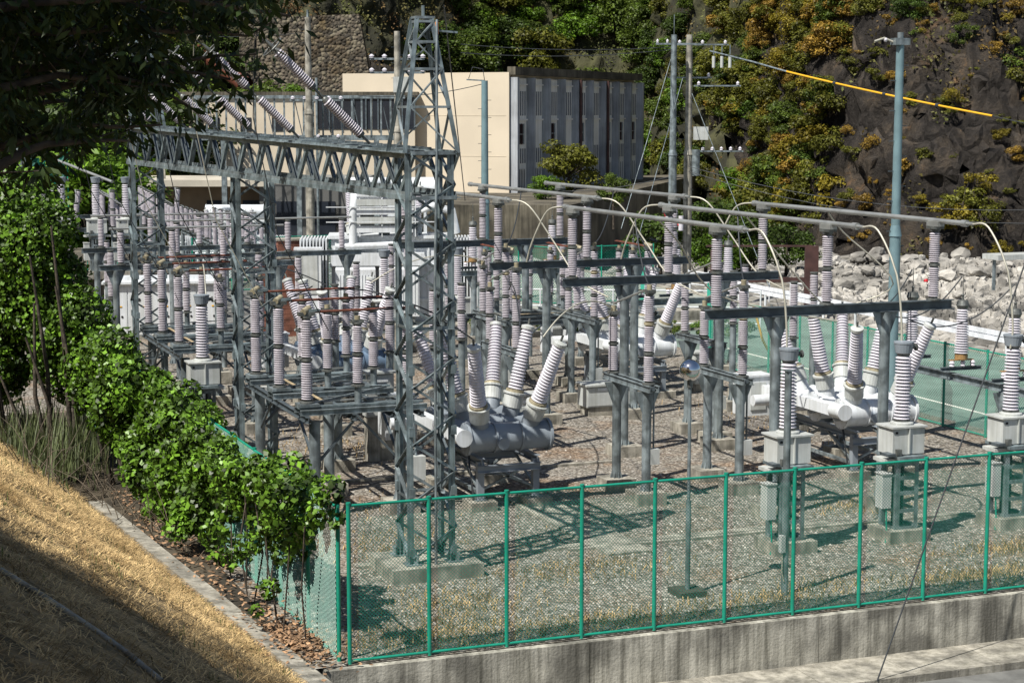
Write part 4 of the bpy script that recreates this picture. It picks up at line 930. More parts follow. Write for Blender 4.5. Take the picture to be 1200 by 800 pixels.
wirepx('earth wire drooping from the peak of the tall tower', (520, 5, 38), (545, 235, 60), 0, .015, 'earth_wire')
# wire with yellow cover
A, M_, B = at(832, 60, 111), at(922, 84, 104), at(1163, 136, 92)
t = thing('covered_power_cable', 'overhead cable with a bright yellow protective cover across the cliff', 'cable', A)
part(MB().tube([Vector((0, 0, 0)), at(880, 72, 107)-A, M_-A], .05, STEEL), 'bare_cable', t)
pts = [M_+(B-M_)*(i/12)-A-Vector((0, 0, 1.0))*(.08*(i/12)*(1-i/12)*4) for i in range(13)]
part(MB().tube(pts, .055, YEL, 8), 'yellow_cover', t); part(MB().tube([pts[-1], at(1260, 158, 86)-A], .025, WIRED), 'dark_cable', t)
for i in (3, 6, 9): part(MB().cyl(pts[i], pts[i]+(pts[i+1]-pts[i])*.15, .1, WIRED), 'band', t)
# ================================================================== BUILDINGS
def frame_mb(): return MB()
# main powerhouse: local frame with corner at RF(0,150)
c0 = RF(-.2, 150); ex = (RF(12.4, 180)-RF(0, 150)).normalized(); eyv = Vector((-ex.y, ex.x, 0))    # ex along shaded side, eyv along cream side (left)
bt = thing('power_station_building', 'big cream box building with grey ribbed side wall on the hill foot', 'building', c0)
def bp_(u, v, z): return ex*u+eyv*v+Vector((0, 0, z))
def bbox(mb, u0, u1, v0, v1, z0, z1, m): return mb.hexa([bp_(u0, v1, z0), bp_(u0, v0, z0), bp_(u1, v0, z0), bp_(u1, v1, z0), bp_(u0, v1, z1), bp_(u0, v0, z1), bp_(u1, v0, z1), bp_(u1, v1, z1)], m)
ZB, ZT = 3.3, 13.0
part(bbox(MB(), .15, 32.3, 0.3, 15.2, ZB, ZT-.05, CREAM), 'wall', bt)
part(bbox(MB(), 0, .15, .05, 15.2, ZB, ZT+.1, CREAM), 'front_wall', bt)
part(bbox(bbox(MB(), 0.16, 32.6, -.45, .25, ZT-.1, ZT+.55, CONCD), .4, 32.1, -.2, 15.0, ZT-.02, ZT+.05, CONCD), 'roof_edge', bt)
LV = mat('louvre slot', (.20, .21, .23), .8); PIL = mat('pilaster grey', (.36, .38, .41), .8, 0, .2, .4, streak=.2)
for i in range(10):
    u = .25+i*3.56; part(bbox(MB(), u, u+.4, -.6, .28, ZB, ZT-.3, PIL), 'pilaster', bt)
for i in range(9):
    u0 = .67+i*3.56; part(bbox(MB(), u0, u0+3.1, .05, .29, ZB, ZT-.35, CONPANEL), 'bay_panel', bt)
    f = MB()
    for k in range(6): bbox(f, u0+.3+k*.47, u0+.42+k*.47, -.02, .045, 9.6, 11.6, LV); bbox(f, u0+.3+k*.47, u0+.42+k*.47, -.02, .045, 5.7, 6.9, LV)
    bbox(f, u0+.02, u0+3.08, -.1, .04, 9.2, 9.33, CONPANEL); bbox(f, u0+.02, u0+3.08, -.1, .04, 12.1, 12.2, CONPANEL); part(f, 'louvre', bt)
    if i % 2 == 0 or i > 5:
        w = part(bbox(MB(), u0+.8, u0+2.3, -.02, .04, 7.3, 8.9, GLASS), 'window', bt); fr = MB()
        for k in range(4): bbox(fr, u0+.77+k*.48, u0+.88+k*.48, -.12, -.03, 7.25, 8.95, LGREY if k in (0, 3) else RUSTB)
        bbox(fr, u0+.89, u0+2.2, -.1, -.03, 8.05, 8.12, LGREY); part(fr, 'window_frame', w)
    w = part(bbox(MB(), u0+.5, u0+2.6, -.02, .04, 3.5, 5.2, GLASS), 'window', bt); fr = MB()
    for k in range(5): bbox(fr, u0+.46+k*.51, u0+.56+k*.51, -.12, -.03, 3.45, 5.25, CONPANEL)
    part(fr, 'window_frame', w)
for i, u in enumerate((14.8, 22.0)): part(MB().cyl(bp_(u-.15, -.75, ZB), bp_(u-.15, -.75, ZT-.3), .13, RUSTB), 'drain_pipe', bt)
for z in (6.3, 9.6): part(bbox(MB(), -.02, -.003, .3, 15.0, z, z+.02, CREAM), 'wall_joint', bt)
# plinth terrace under it
mb = MB(); A_, B_ = RF(-13, 131), RF(4.2, 131); C_, D_ = RF(20, 195), RF(-18, 172)
mb.hexa([(*A_.xy, -1), (*B_.xy, -1), (*C_.xy, -1), (*D_.xy, -1), (*A_.xy, 3.35), (*B_.xy, 3.35), (*C_.xy, 3.35), (*D_.xy, 3.35)], CONCD)
struct(mb, 'building_terrace')
# wing
w0 = RF(-26, 152); wt = thing('station_wing', 'low cream wing with dark window band left of the big building', 'building', w0, -YAW)
part(MB().box((8.5, 3, 5.6), (19, 6, 11.4), CREAM), 'wall', wt); part(MB().box((8.5, 3, 11.4), (19.6, 6.6, .3), CONCD), 'roof', wt)
part(MB().box((14, -.03, 9.8), (8, .06, 2.6), GLASS), 'window_band', wt)
f = MB()
for k in range(9): f.box((10+k, -.1, 9.8), (.12, .08, 2.7), STEELD)
part(f, 'mullion', wt)
for k in range(3): part(MB().box((1.5+k*2.6, -.03, 8.9), (.9, .06, 1.1), GLASS), 'window', wt)
# picket gantry behind
g0 = RF(-22, 128); t = thing('steel_screen', 'long grey steel frame of upright bars behind the overhead gantry', 'steel frame', g0, -YAW)
z0_, z1_ = 8.15, 10.95; f = MB(); f.bar((0, 0, z1_), (14.6, 0, z1_), .25, .22, STEEL); f.bar((0, 0, z0_), (14.6, 0, z0_), .3, .35, STEEL); part(f, 'rail', t)
f = MB()
for k in range(22): x = .2+k*.67; f.bar((x, 0, z0_), (x, 0, z1_), .09 if k % 6 else .3, .12, STEEL); (k % 3 == 1) and f.bar((x, .1, z1_), (x+.6, .1, z0_), .06, .06, STEELD)
part(f, 'upright_bar', t)
for x in (2, 7.2, 12.6): part(MB().bar((x, 0, 0), (x, 0, z0_-.18), .35, .35, STEEL), 'column', t)
# flat roof building
f0 = RF(-30, 132); t = thing('flat_roof_building', 'low brown building with wide flat pale roof behind the left yard', 'building', f0, -YAW)
WB = mat('brown wall', (.17, .12, .075), .85, 0, .15, .6)
part(MB().box((9, 4, 2.3), (17.5, 7, 4.6), WB), 'wall', t); part(MB().box((17.5, 2, 2.4), (11, 6, 4.7), mat('grey brown wall', (.12, .12, .115), .8, 0, .15, .5)), 'annex_wall', t)
part(MB().box((6.2, 3.2, 4.9), (12.6, 9.5, .45), mat('pale roof', (.48, .44, .36), .85, 0, .12, .5)).box((15.5, 4, 4.98), (8, 8.5, .4), mat('dull roof', (.22, .22, .20), .85)), 'roof', t)
for k in range(4): part(MB().box((8.8+k*2.6, -1.03 if k > 1 else .47, 2.0), (1.6, .06, 3.2), GLASS), 'window', t)
for k in range(2): part(MB().bar((3.3+k*1.6, 1, 5.1), (3.3+k*1.6, 1, 6.5), .12, .12, CONC), 'roof_post', t)
# small concrete hut on the hill upper left
t = thing('hill_hut', 'small pale concrete hut on the hillside in the upper left', 'building', at(182, 48, 190), -YAW+.3)
part(MB().box((0, 0, -1), (6.0, 5, 4), CONC), 'wall', t); part(MB().box((0, 0, 1.4), (6.8, 5.6, .5), mat('pale roof', (.48, .44, .36))), 'roof', t)
# penstock
a, b = at(205, 40, 185), at(288, 100, 165)
solo(MB().tube([Vector((0, 0, 0)), b-a], .75, RUST, 16), 'penstock', 'thick rusty brown water pipe coming down the hillside on the left', 'pipe', a)
# far-left lattice gantry
t = thing('gantry_frame', 'distant grey lattice frame at the left edge above the vine mass', 'steel frame', at(-10, 185, 100), -YAW)
f = MB()
for z in (-.6, .6): f.bar((-2, 0, z), (2.0, 0, z+.2), .12, .12, STEEL)
for k in range(8): f.bar((-2+k*.5, 0, -.6), (-1.5+k*.5, 0, .7), .08, .08, STEEL); f.bar((-1.5+k*.5, 0, -.6), (-2+k*.5, 0, .7), .08, .08, STEEL)
part(f, 'lattice', t); f = MB()
for x in (-.3, .3, 1.7): f.bar((x, 0, -8), (x, 0, 1.6), .12, .12, STEEL)
part(f, 'leg', t)
# green net on the hill left
p = at(52, 200, 105); t = thing('safety_net', 'torn green safety netting on posts at the left', 'net', p, -YAW)
net = MB(); V = []; F = []
for j in range(7):
    for i in range(11): V.append((-1.2+i*.24, .15*math.sin(i*1.3+j), -.9+j*.26+.2*(i/10)))
for j in range(6):
    for i in range(10):
        if (i+j) % 9: a_ = j*11+i; F.append((a_, a_+1, a_+12, a_+11))
net.add(V, F, mat('green net', (.01, .16, .12), .6, 0, .2, 2, trans=.4)); part(net, 'netting', t)
for x in (-1.3, 0, 1.3): part(MB().cyl((x, .1, -5), (x, .1, 1.3), .04, GREEN), 'post', t)
# guard rail right
t = thing('guard_rail', 'white steel guard rail along the river side of the road', 'guard rail', (45.3, 50, 0)); L = 42
prof = MB()
GRW = mat('guard rail white', (.86, .87, .92), .35, .1)
for dz in (0, .24): prof.bar((-.3, -10, .95-dz), (.9, L, .95-dz), .07, .2, GRW)
prof.bar((-.26, -10, .83), (.94, L, .83), .02, .1, GRW); part(prof, 'rail', t)
for k in range(18): part(MB().cyl((-.2+k*.065, -9+k*3, 0), (-.2+k*.065, -9+k*3, .75), .06, WHITE, seg=8), 'post', t)
struct(MB().box((45.7, 75, -.2), (.5, 70, .5), CONC), 'road_kerb')
# white pipe rail across the back of the yard
def pipe_rail(label, a, b, h=1.2, n=8, rails=(.3, .75, 1.2), m=WHITE):
    a, b = Vector(a), Vector(b); t = thing('pipe_railing', label, 'railing', a); d = b-a
    for z in rails: part(MB().cyl((0, 0, z), d+Vector((0, 0, z)), .035, m, seg=8), 'rail', t)
    for i in range(n+1): q = d*(i/n); part(MB().cyl(q, q+Vector((0, 0, h)), .04, m, seg=8), 'post', t)
    return t
pipe_rail('white three bar pipe railing crossing the back of the yard', (28.5, 79.5, 0), (40.5, 73.5, 0), 1.9, 8, (.35, 1.1, 1.85))
pipe_rail('pale railing in front of the flat roofed building', (14, 108, 0), (32, 102, 0), 1.2, 10, (.6, 1.2))
pipe_rail('light railing at the road end beside the brown steel frame', (46.6, 93, -.2), (50.5, 86, -.5), 1.3, 6, (.5, 1.2))
# stepped low banks at the back of the yard
for i, (y, z) in enumerate(((79, .25), (81.5, .6))):
    solo(MB().box((0, 0, z/2), (11, 1.6, z), CONC), 'low_bank', '%s low concrete step behind the railing at the back' % ('front', 'rear')[i], 'step', (34.5, y-3, 0))
# brown steel portal at right
t = thing('steel_portal', 'dark brown steel frame standing at the river end of the road', 'steel frame', G(950, 352), -YAW)
part(MB().box((0, 0, 1.3), (.7, .35, 3.2), RUSTB), 'column', t); part(MB().bar((-5.6, 0, 2.9), (0, 0, 2.9), .12, .1, RUSTB).bar((-4.2, 0, 1.1), (-.3, 0, 1.1), .25, .25, RUSTB), 'beam', t); part(MB().box((-5.2, 0, 1.2), (.3, .3, 3.0), RUSTB), 'column', t)
# red ball / person-free markers
solo(MB().sphere((0, 0, .3), .3, mat('red buoy', (.6, .01, .02), .5), 12), 'red_marker', 'small red ball marker lying among the river boulders', 'marker', G(1085, 332, -1.2)).scale = (.5, .5, .5)
solo(MB().box((0, 0, 0), (3.6, 1.6, .3), LGREY).box((-1.5, 0, -1), (.15, .15, 2), STEEL).box((1.5, 0, -1), (.15, .15, 2), STEEL), 'steel_trestle', 'small grey steel deck on legs at the right picture edge', 'platform', at(1190, 300, 110))
# yellow black striped stay cover and orange tripod
solo(MB().tube([(0, 0, .1), (-.5, .1, 1.0), (-.9, .2, 2.4)], .05, YEL, 8), 'stay_guard', 'slanting yellow stay guard beside the green gate', 'guard', G(908, 428))
solo(MB().tube([(0, 0, 0), (.5, 0, 1.4)], .05, YEL, 6).tube([(.3, .2, 0), (.5, 0, 1.4)], .05, YEL, 6).box((.4, 0, 1.5), (.9, .3, .2), CAP), 'work_light', 'yellow legged work light stand near the back railing', 'stand', G(692, 364))
# ================================================================== RIVERBED
mb = MB(); n = 90; V = []; F = []
for j in range(n+1):
    for i in range(n+1):
        x = 46+i*1.3; y = 20+j*1.7; d = x-46
        z = -.3-min(d, 6)*.25+noise.noise(Vector((x*.12, y*.12, 1)))*.9+noise.noise(Vector((x*.5, y*.5, 4)))*.4
        V.append((x, y, min(z, -.05) if d < 2 else z))
for j in range(n):
    for i in range(n): a_ = j*(n+1)+i; F.append((a_, a_+1, a_+n+2, a_+n+1))
struct(mb.add(V, F, RIVER), 'riverbed')
def rock_mesh(seed, mt, sub=2):
    import bmesh
    bm = bmesh.new(); bmesh.ops.create_icosphere(bm, subdivisions=sub, radius=1); r = random.Random(seed)
    pl_n = [(Vector((r.gauss(0, 1), r.gauss(0, 1), r.gauss(0, 1))).normalized(), r.uniform(.55, .9)) for _ in range(9)]
    for v in bm.verts:
        for nn, dd in pl_n:
            k = v.co.dot(nn)
            if k > dd: v.co -= nn*(k-dd)
        v.co *= 1+.12*noise.noise(v.co*2+Vector((seed, 0, 0)))
    me = bpy.data.meshes.new('rock'); bm.to_mesh(me); bm.free(); me.materials.append(mt); return me
RK = [rock_mesh(i, BOULD) for i in range(7)]
rr = random.Random(11)
bl = ['pale boulder among the rubble of the riverbed at the foot of the cliff', 'big pale block in the boulder heap below the cliff']
cnt = 0
for i in range(240):
    px = rr.uniform(955, 1230); D = rr.uniform(72, 138) if i > 40 else rr.uniform(118, 138); p = at_ground(px, D, 0)
    if p.x < 48: continue
    s = rr.uniform(.2, .5) if i > 30 else rr.uniform(.4, .8)
    o = bpy.data.objects.new('boulder', RK[i % 7]); o.location = (p.x, p.y, -1.6+s*.35+(rr.uniform(.0, .7) if D > 122 else 0)); o.scale = (s*rr.uniform(.8, 1.5), s, s*rr.uniform(.55, .9)); o.rotation_euler = (rr.uniform(-.3, .3), rr.uniform(-.3, .3), rr.uniform(0, 6))
    k = 1 if i <= 40 else 0; tag(o, bl[k], 'boulder', 'big blocks below the cliff' if k else 'boulders in the riverbed'); link(o)
sm = MB()
for i in range(20000):
    px = rr.uniform(930, 1260); D = rr.uniform(66, 138); p = at_ground(px, D); s = rr.uniform(.05, .2)+rr.random()**4*.35
    if p.x < 47: continue
    zb = -1.6+noise.noise(Vector((p.x*.12, p.y*.12, 1)))*.9+noise.noise(Vector((p.x*.5, p.y*.5, 4)))*.4
    a_ = rr.uniform(0, 6); q = [(p.x+s*math.cos(a_+k*2.1)*rr.uniform(.7, 1.3), p.y+s*math.sin(a_+k*2.1)*rr.uniform(.7, 1.3), zb-.2) for k in range(3)]
    tp = [(p.x+(x-p.x)*.55, p.y+(y-p.y)*.55, zb+s*rr.uniform(.5, 1.1)) for x, y, z in q]
    sm.add(q+tp, [(3, 4, 5), (0, 1, 4, 3), (1, 2, 5, 4), (2, 0, 3, 5)], BOULD)
o = struct(sm, 'river_rubble', 'stuff'); tag(o, 'pale broken stones covering the riverbed', 'rubble')
# ================================================================== HILL
def lerp_tab(tab, x):
    if x <= tab[0][0]: return tab[0][1]
    for (a, b), (c, d) in zip(tab, tab[1:]):
        if x <= c: return b+(d-b)*(x-a)/(c-a)
    return tab[-1][1]
FOOT = [(-130, 120), (-50, 128), (-34, 150), (-22, 172), (0, 212), (16, 222), (22, 175), (28, 150), (36, 140), (60, 136), (140, 120)]
def hill_h(r, d):
    s = d-lerp_tab(FOOT, r)
    if s < 0: return -2.5+s*.02
    p = RF(r, d)
    k = lerp_tab([(-60, .75), (0, .8), (26, 1.0), (34, 1.35), (80, 1.4)], r)
    n = noise.fractal(Vector((p.x*.045, p.y*.045, 0)), 1.0, 2.0, 5)*5.0+noise.fractal(Vector((p.x*.22, p.y*.22, 5)), 1.0, 2.0, 5)*1.5
    rid = abs(noise.noise(Vector((r*.09+s*.03, s*.02, 9))))*6
    return -2.5+s*k+(n-rid*.6)*min(1, s/6)
def ridx(v): return v
mb = MB(); V = []; F = []; nr, ns = 420, 150
for j in range(ns+1):
    for i in range(nr+1):
        r = -110+i*(220/nr); s = -1+(j/ns)**1.5*160; d = lerp_tab(FOOT, r)+s; h = hill_h(r, d)
        p = RF(r, d, h); k = min(1, max(0, s)/3)
        q_ = noise.noise_vector(p*.33)*1.5+noise.noise_vector(p*.95)*.8
        if r > 18: q_ += noise.noise_vector(p*2.1)*.5
        p = p+q_*k; V.append(tuple(p))
for j in range(ns):
    for i in range(nr): a_ = j*(nr+1)+i; F.append((a_, a_+1, a_+nr+2, a_+nr+1))
k1, k2 = mb.mi(HILLG), mb.mi(ROCK); mb.add(V, F, HILLG, True)
for q, f in enumerate(F):
    r = -110+((q % nr)+.5)*(220/nr); j = q//nr
    if r > 22+6*noise.noise(Vector((r*.2, j*.1, 2))) or (-20 < r < -8 and 8 < j < 40): mb.m[q] = k2
struct(mb, 'hillside')
# stone retaining wall on the hill (upper left)
a = at(365, 110, 176); t = thing('stone_wall', 'dark rough stone retaining wall on the slope in the upper left', 'wall', a, -YAW)
part(MB().hexa([(-7, 0, -2), (6.2, 0, -2), (6.2, 3, -2), (-7, 3, -2), (-7, 1.5, 7.2), (4.5, 1.5, 7.6), (4.5, 3, 7.6), (-7, 3, 7.2)], STONEW), 'masonry', t)
# ================================================================== TREES
def rdir(r):
    while True:
        v = Vector((r.uniform(-1, 1), r.uniform(-1, 1), r.uniform(-1, 1)))
        if .05 < v.length < 1: return v.normalized()
def leafquad(V, F, p, n, s, r, asp=.6):
    a = n.cross(Vector((r.uniform(-1, 1), r.uniform(-1, 1), r.uniform(-1, 1)))); a = a.normalized() if a.length > 1e-3 else Vector((1, 0, 0)); b = n.cross(a).normalized()
    o = len(V); V.extend([p-a*s, p-a*(s*.2)-b*(s*asp), p+a*s, p-a*(s*.2)+b*(s*asp)]); F.append((o, o+1, o+2, o+3))
def crown_mb(seed, R, H, n, leaf, mt, clumps=26, conic=False, lens=1.0):
    r = random.Random(seed); V = []; F = []; cl = []
    for i in range(clumps):
        u = rdir(r); rad = r.uniform(.25, 1)**.5
        zz = u.z*rad
        if conic: k = 1-(zz+1)/2*.85; c = Vector((u.x*rad*R*k*1.1, u.y*rad*R*k*1.1, H*.5+zz*H*.5))
        else: c = Vector((u.x*rad*R*.85, u.y*rad*R*.85, H*.5+zz*H*.40))
        cl.append((c, R*r.uniform(.20, .42)*(.6 if conic else 1)))
    per = n//clumps
    for c, cr in cl:
        for i in range(per):
            u = rdir(r); k = r.uniform(.55, 1.05); p = c+Vector((u.x*cr*k, u.y*cr*k, u.z*cr*k*.62))
            nn = (u*.9+Vector((0, 0, .7))+rdir(r)*.7).normalized(); leafquad(V, F, p, nn, leaf*r.uniform(.6, 1.3), r)
    return MB().add(V, F, mt), cl
def trunk_mb(cl, H, r0, seed, base=-3.0):
    r = random.Random(seed); mb = MB(); top = Vector((0, 0, H*.75))
    mb.tube([Vector((0, 0, base)), Vector((.05, .05, base*.3)), Vector((r.uniform(-.1, .1), .1, H*.3)), top], [r0*1.3, r0, r0*.75, r0*.3], BARK, 8)
    for c, cr in cl[::3]:
        s = Vector((0, 0, min(H*.6, max(0, c.z-H*.25)))); mb.tube([s, s.lerp(c, .5)+Vector((0, 0, -.1)), c], [r0*.4, r0*.25, r0*.1], BARK, 5)
    return mb
TP = []
for i in range(5):
    m, cl = crown_mb(100+i, 3.4, 6.0, 5200, .17, LEAF, 34); TP.append((m.mesh('crown'), trunk_mb(cl, 6, .2, i).mesh('trunk')))
for i in range(2):
    m, cl = crown_mb(120+i, 1.9, 9.0, 2600, .20, LEAF, 34, True); TP.append((m.mesh('crown'), trunk_mb(cl, 9, .18, i).mesh('trunk')))
BP = []
for i in range(4):
    m, cl = crown_mb(140+i, 1.5, 2.0, 1500, .10, LEAF, 14); BP.append((m.mesh('crown'), trunk_mb(cl, 2, .06, i, -1.0).mesh('stem')))
GCOL = {'dark green': (.60, .85, .60, 1), 'mid green': (.95, 1.2, .75, 1), 'bright green': (1.1, 1.75, .6, 1), 'olive': (1.4, 1.25, .75, 1), 'yellow brown': (2.3, 1.6, .75, 1), 'rusty brown': (2.9, 1.6, 1.2, 1)}
NT = 0
def tree(px, D, z, sc, col, kind, where, bush=False, xy=None):
    global NT; NT += 1
    p = at_ground(px, D, z) if xy is None else Vector((xy[0], xy[1], z))
    me = (BP if bush else TP)[kind]; nm = ('shrub' if bush else 'conifer_tree' if kind > 4 else 'broadleaf_tree')
    t = thing(nm, '%s %s %s' % (col, nm.replace('_', ' '), where), 'shrub' if bush else 'tree', p, rr.uniform(0, 6), '%s %ss %s' % (col, nm.replace('_', ' '), where))
    t.scale = (sc*rr.uniform(.85, 1.2), sc*rr.uniform(.85, 1.2), sc*rr.uniform(.85, 1.15)); c = GCOL[col]; v = rr.uniform(.75, 1.2)
    for k, m in zip(('crown', 'stem' if bush else 'trunk'), me): o = part(m, k, t); o.color = (c[0]*v, c[1]*v, c[2]*v, 1)
    return t
def on_hill(px, s, sc, col, kind, where, bush=False, sink=.6):
    r = (px-600)/2150*170
    for _ in range(4): d = lerp_tab(FOOT, r)+s; r = (px-600)/2150*d
    p = RF(r, d); return tree(0, 0, hill_h(r, d)-sink*sc, sc, col, kind, where, bush, (p.x, p.y))
rr = random.Random(21)
def band(n, x0, x1, s0, s1, sc0, sc1, cols, where, bush=False):
    for i in range(n):
        px = x0+(x1-x0)*(i+rr.random())/n
        on_hill(px, rr.uniform(s0, s1), rr.uniform(sc0, sc1), rr.choice(cols), rr.randrange(4 if bush else 5), where, bush)
def hill_hit(px, py):
    rx = ray(px, py); t = 118
    while t < 330:
        p = CAM+rx*t; r_, d_ = p.x*_cy-p.y*_sy, p.x*_sy+p.y*_cy
        if p.z < hill_h(r_, d_): return p
        t += .7
    return None
def scatter(n, poly, sc0, sc1, cols, where, bush=False, seed=1):
    q = random.Random(seed); k = 0; tries = 0
    x0, x1 = min(p[0] for p in poly), max(p[0] for p in poly); y0, y1 = min(p[1] for p in poly), max(p[1] for p in poly)
    while k < n and tries < 4000:
        tries += 1; x, y = q.uniform(x0, x1), q.uniform(y0, y1); ins = False
        for (ax, ay), (bx, by) in zip(poly, poly[1:]+poly[:1]):
            if (ay > y) != (by > y) and x < (bx-ax)*(y-ay)/(by-ay)+ax: ins = not ins
        if not ins: continue
        p = hill_hit(x, y)
        if p is None: continue
        sc = q.uniform(sc0, sc1); k += 1
        tree(0, 0, p.z-(2.0 if not bush else .6)*sc, sc, q.choice(cols), q.randrange(4 if bush else 5), where, bush, (p.x, p.y))
W1 = 'on the slope above the cream building'
scatter(34, [(870, -25), (1040, -25), (980, 100), (960, 230), (880, 240)], .4, .75, ['olive', 'yellow brown', 'mid green', 'rusty brown', 'olive'], 'on the wooded hillside left of the cliff', seed=15)
scatter(22, [(1000, -25), (1200, -25), (1200, 130), (1080, 60)], .25, .7, ['rusty brown', 'olive', 'mid green'], 'clinging to the bare dark cliff', True, seed=16)
scatter(34, [(500, -25), (770, -25), (770, 90), (690, 82), (560, 70), (520, 40)], .7, 1.15, ['mid green', 'mid green', 'dark green', 'olive', 'bright green'], W1, seed=3)
scatter(46, [(745, -20), (860, -20), (900, 110), (870, 300), (760, 300)], .45, .85, ['mid green', 'olive', 'dark green', 'olive', 'bright green'], 'on the hillside behind the tall pole pair', seed=4)
scatter(44, [(840, -25), (1010, -25), (985, 60), (930, 120), (950, 190), (930, 250), (860, 260)], .35, .65, ['olive', 'mid green', 'olive', 'yellow brown', 'rusty brown', 'dark green', 'olive'], 'on the wooded hillside left of the cliff', seed=5)
scatter(40, [(830, -25), (1050, -25), (1000, 90), (930, 240), (860, 250)], .8, 1.5, ['yellow brown', 'olive', 'rusty brown', 'olive'], 'on the wooded hillside left of the cliff', True, seed=6)
scatter(16, [(960, 60), (1200, -20), (1200, 250), (980, 290)], .4, .9, ['rusty brown', 'olive', 'yellow brown', 'olive'], 'clinging to the bare dark cliff', True, seed=8)
for s0, s1 in ((3, 9), (18, 26)): band(8, 500, 760, s0, s1, 1.0, 1.5, ['dark green', 'mid green', 'mid green', 'olive'], W1)
W2 = 'on the hillside behind the tall pole pair'
for s0, s1 in ((0, 3), (14, 20)): band(6, 735, 890, s0, s1, .55, 1.0, ['mid green', 'olive', 'dark green', 'olive', 'mid green'], W2)
W3 = 'on the hillside in the upper left behind the branches'
for s0, s1 in ((1, 6), (8, 14), (16, 26)): band(9, 20, 300, s0, s1, .8, 1.3, ['dark green', 'dark green', 'mid green', 'olive'], W3)
W4 = 'at the top of the cliff'
for s0, s1 in ((14, 20),): band(6, 850, 1010+s0*4, s0, s1, .4, .7, ['olive', 'yellow brown', 'olive', 'mid green', 'olive', 'dark green'], W4)
W5 = 'growing from the rock left of the cliff'
for s0, s1 in ((.5, 3), (3, 5), (5, 7), (7, 10)): band(8, 850, 975, s0, s1, 1.0, 1.9, ['yellow brown', 'olive', 'mid green', 'olive'], W5, True)
for s0, s1 in ((1, 4), (5, 8)): band(5, 840, 950, s0, s1, .4, .65, ['olive', 'dark green', 'mid green'], W5)
W6 = 'clinging to the bare dark cliff'
for px, s, sc, col in ((1022, 8, .9, 'rusty brown'), (1060, 6, .8, 'rusty brown'), (1085, 6.2, .8, 'olive'), (1130, 3.8, 1.3, 'olive'), (1145, 5, 1.1, 'yellow brown'), (1120, 2.5, 1.4, 'yellow brown'), (1150, 2.8, 1.2, 'olive'), (1195, 12.5, 1.4, 'olive'), (1185, 14, 1.2, 'mid green'), (1100, 11, .6, 'olive'), (1112, 10, .4, 'olive'), (1190, 7.5, .7, 'rusty brown'), (1045, 3, .5, 'rusty brown'), (1170, 9, .6, 'yellow brown'), (1010, 4.5, .8, 'rusty brown'), (1125, 15, .8, 'mid green'), (1150, 17, .6, 'olive'), (1175, 1.6, .7, 'yellow brown')):
    on_hill(px, s, sc, col, rr.randrange(4), W6, True, .2)
band(16, 1000, 1210, 9, 19, .35, .8, ['yellow brown', 'rusty brown', 'olive'], W6, True)
band(14, 960, 1200, 1, 8, .25, .5, ['yellow brown', 'rusty brown', 'olive'], W6, True)
for px, D, z, sc, col, k, w in ((668, 140, 3.3, .8, 'olive', 0, 'in front of the grey ribbed building side'), (640, 138, 3.2, .45, 'bright green', 1, 'by the corner of the cream wall'), (720, 138, 2.6, .45, 'mid green', 2, 'below the grey building wall'),
                        (842, 124, -1, .55, 'bright green', 3, 'right of the concrete pole'), (880, 126, -1.5, .8, 'dark green', 2, 'at the cliff foot right of the poles'), (925, 130, -1.5, .6, 'dark green', 4, 'at the cliff foot behind the bus tubes'), (775, 128, -1, .8, 'dark green', 1, 'between the building and the pole pair'), (830, 130, -1, .9, 'dark green', 0, 'behind the concrete pole'),
                        (395, 168, 8.0, .8, 'bright green', 1, 'below the stone wall'), (350, 170, 8.5, .7, 'bright green', 2, 'left below the stone wall'), (425, 172, 9.5, .5, 'mid green', 3, 'beside the cream roof edge'), (320, 165, 7.5, .7, 'mid green', 0, 'above the steel screen'),
                        (585, 196, 10.5, .6, 'dark green', 5, 'standing slim above the cream roof'), (95, 108, 1, 1.25, 'bright green', 0, 'left of the flat roofed building'), (60, 112, 1, 1.0, 'mid green', 3, 'far left behind the net'), (130, 112, 0, 1.2, 'mid green', 4, 'beside the flat roof edge'), (20, 116, 3, 1.2, 'dark green', 2, 'at the far left edge'), (-30, 105, 1, 1.3, 'dark green', 1, 'beyond the left edge'),
                        (75, 140, 4, 1.5, 'dark green', 2, 'in deep shade at the far left'), (140, 145, 4, 1.5, 'dark green', 3, 'in deep shade behind the flat roof'), (200, 150, 4, 1.4, 'dark green', 1, 'behind the screen of uprights'), (250, 155, 5, 1.3, 'mid green', 0, 'behind the left end of the steel screen'), (300, 160, 5, 1.2, 'mid green', 4, 'behind the steel screen')):
    tree(px, D, z, sc, col, k, w)
for i in range(9): tree(0, 0, 0, rr.uniform(.35, .6), 'bright green' if i % 2 else 'mid green', i % 4, 'in the hedge strip at the back of the yard', True, (28.5+i*1.25, 77.2-i*.62))
# undergrowth on the hill as one mass
V = []; F = []; r2 = random.Random(5)
for i in range(95000):
    r = r2.uniform(-70, 62); s = r2.uniform(0, 46)
    if r > 24+8*noise.noise(Vector((r*.15, s*.1, 2))) and (s < 12 or r2.random() < .55) and noise.noise(Vector((r*.3, s*.3, 7))) < .28: continue
    if -19 < r < -9 and 6 < s < 26 and r2.random() < .8: continue
    d = lerp_tab(FOOT, r)+s; p = RF(r, d, 0); p.z = hill_h(r, d)+r2.uniform(0, .9)
    leafquad(V, F, p, (rdir(r2)+Vector((-.3, -.5, .8))).normalized(), r2.uniform(.10, .24), r2)
o = struct(MB().add(V, F, mat('undergrowth leaf', (.075, .085, .025), .6, 0, .5, .12, (.13, .075, .03), spec=.2, island=.6, trans=.2)), 'undergrowth', 'stuff'); tag(o, 'mixed green and brown undergrowth covering the hillside', 'undergrowth')
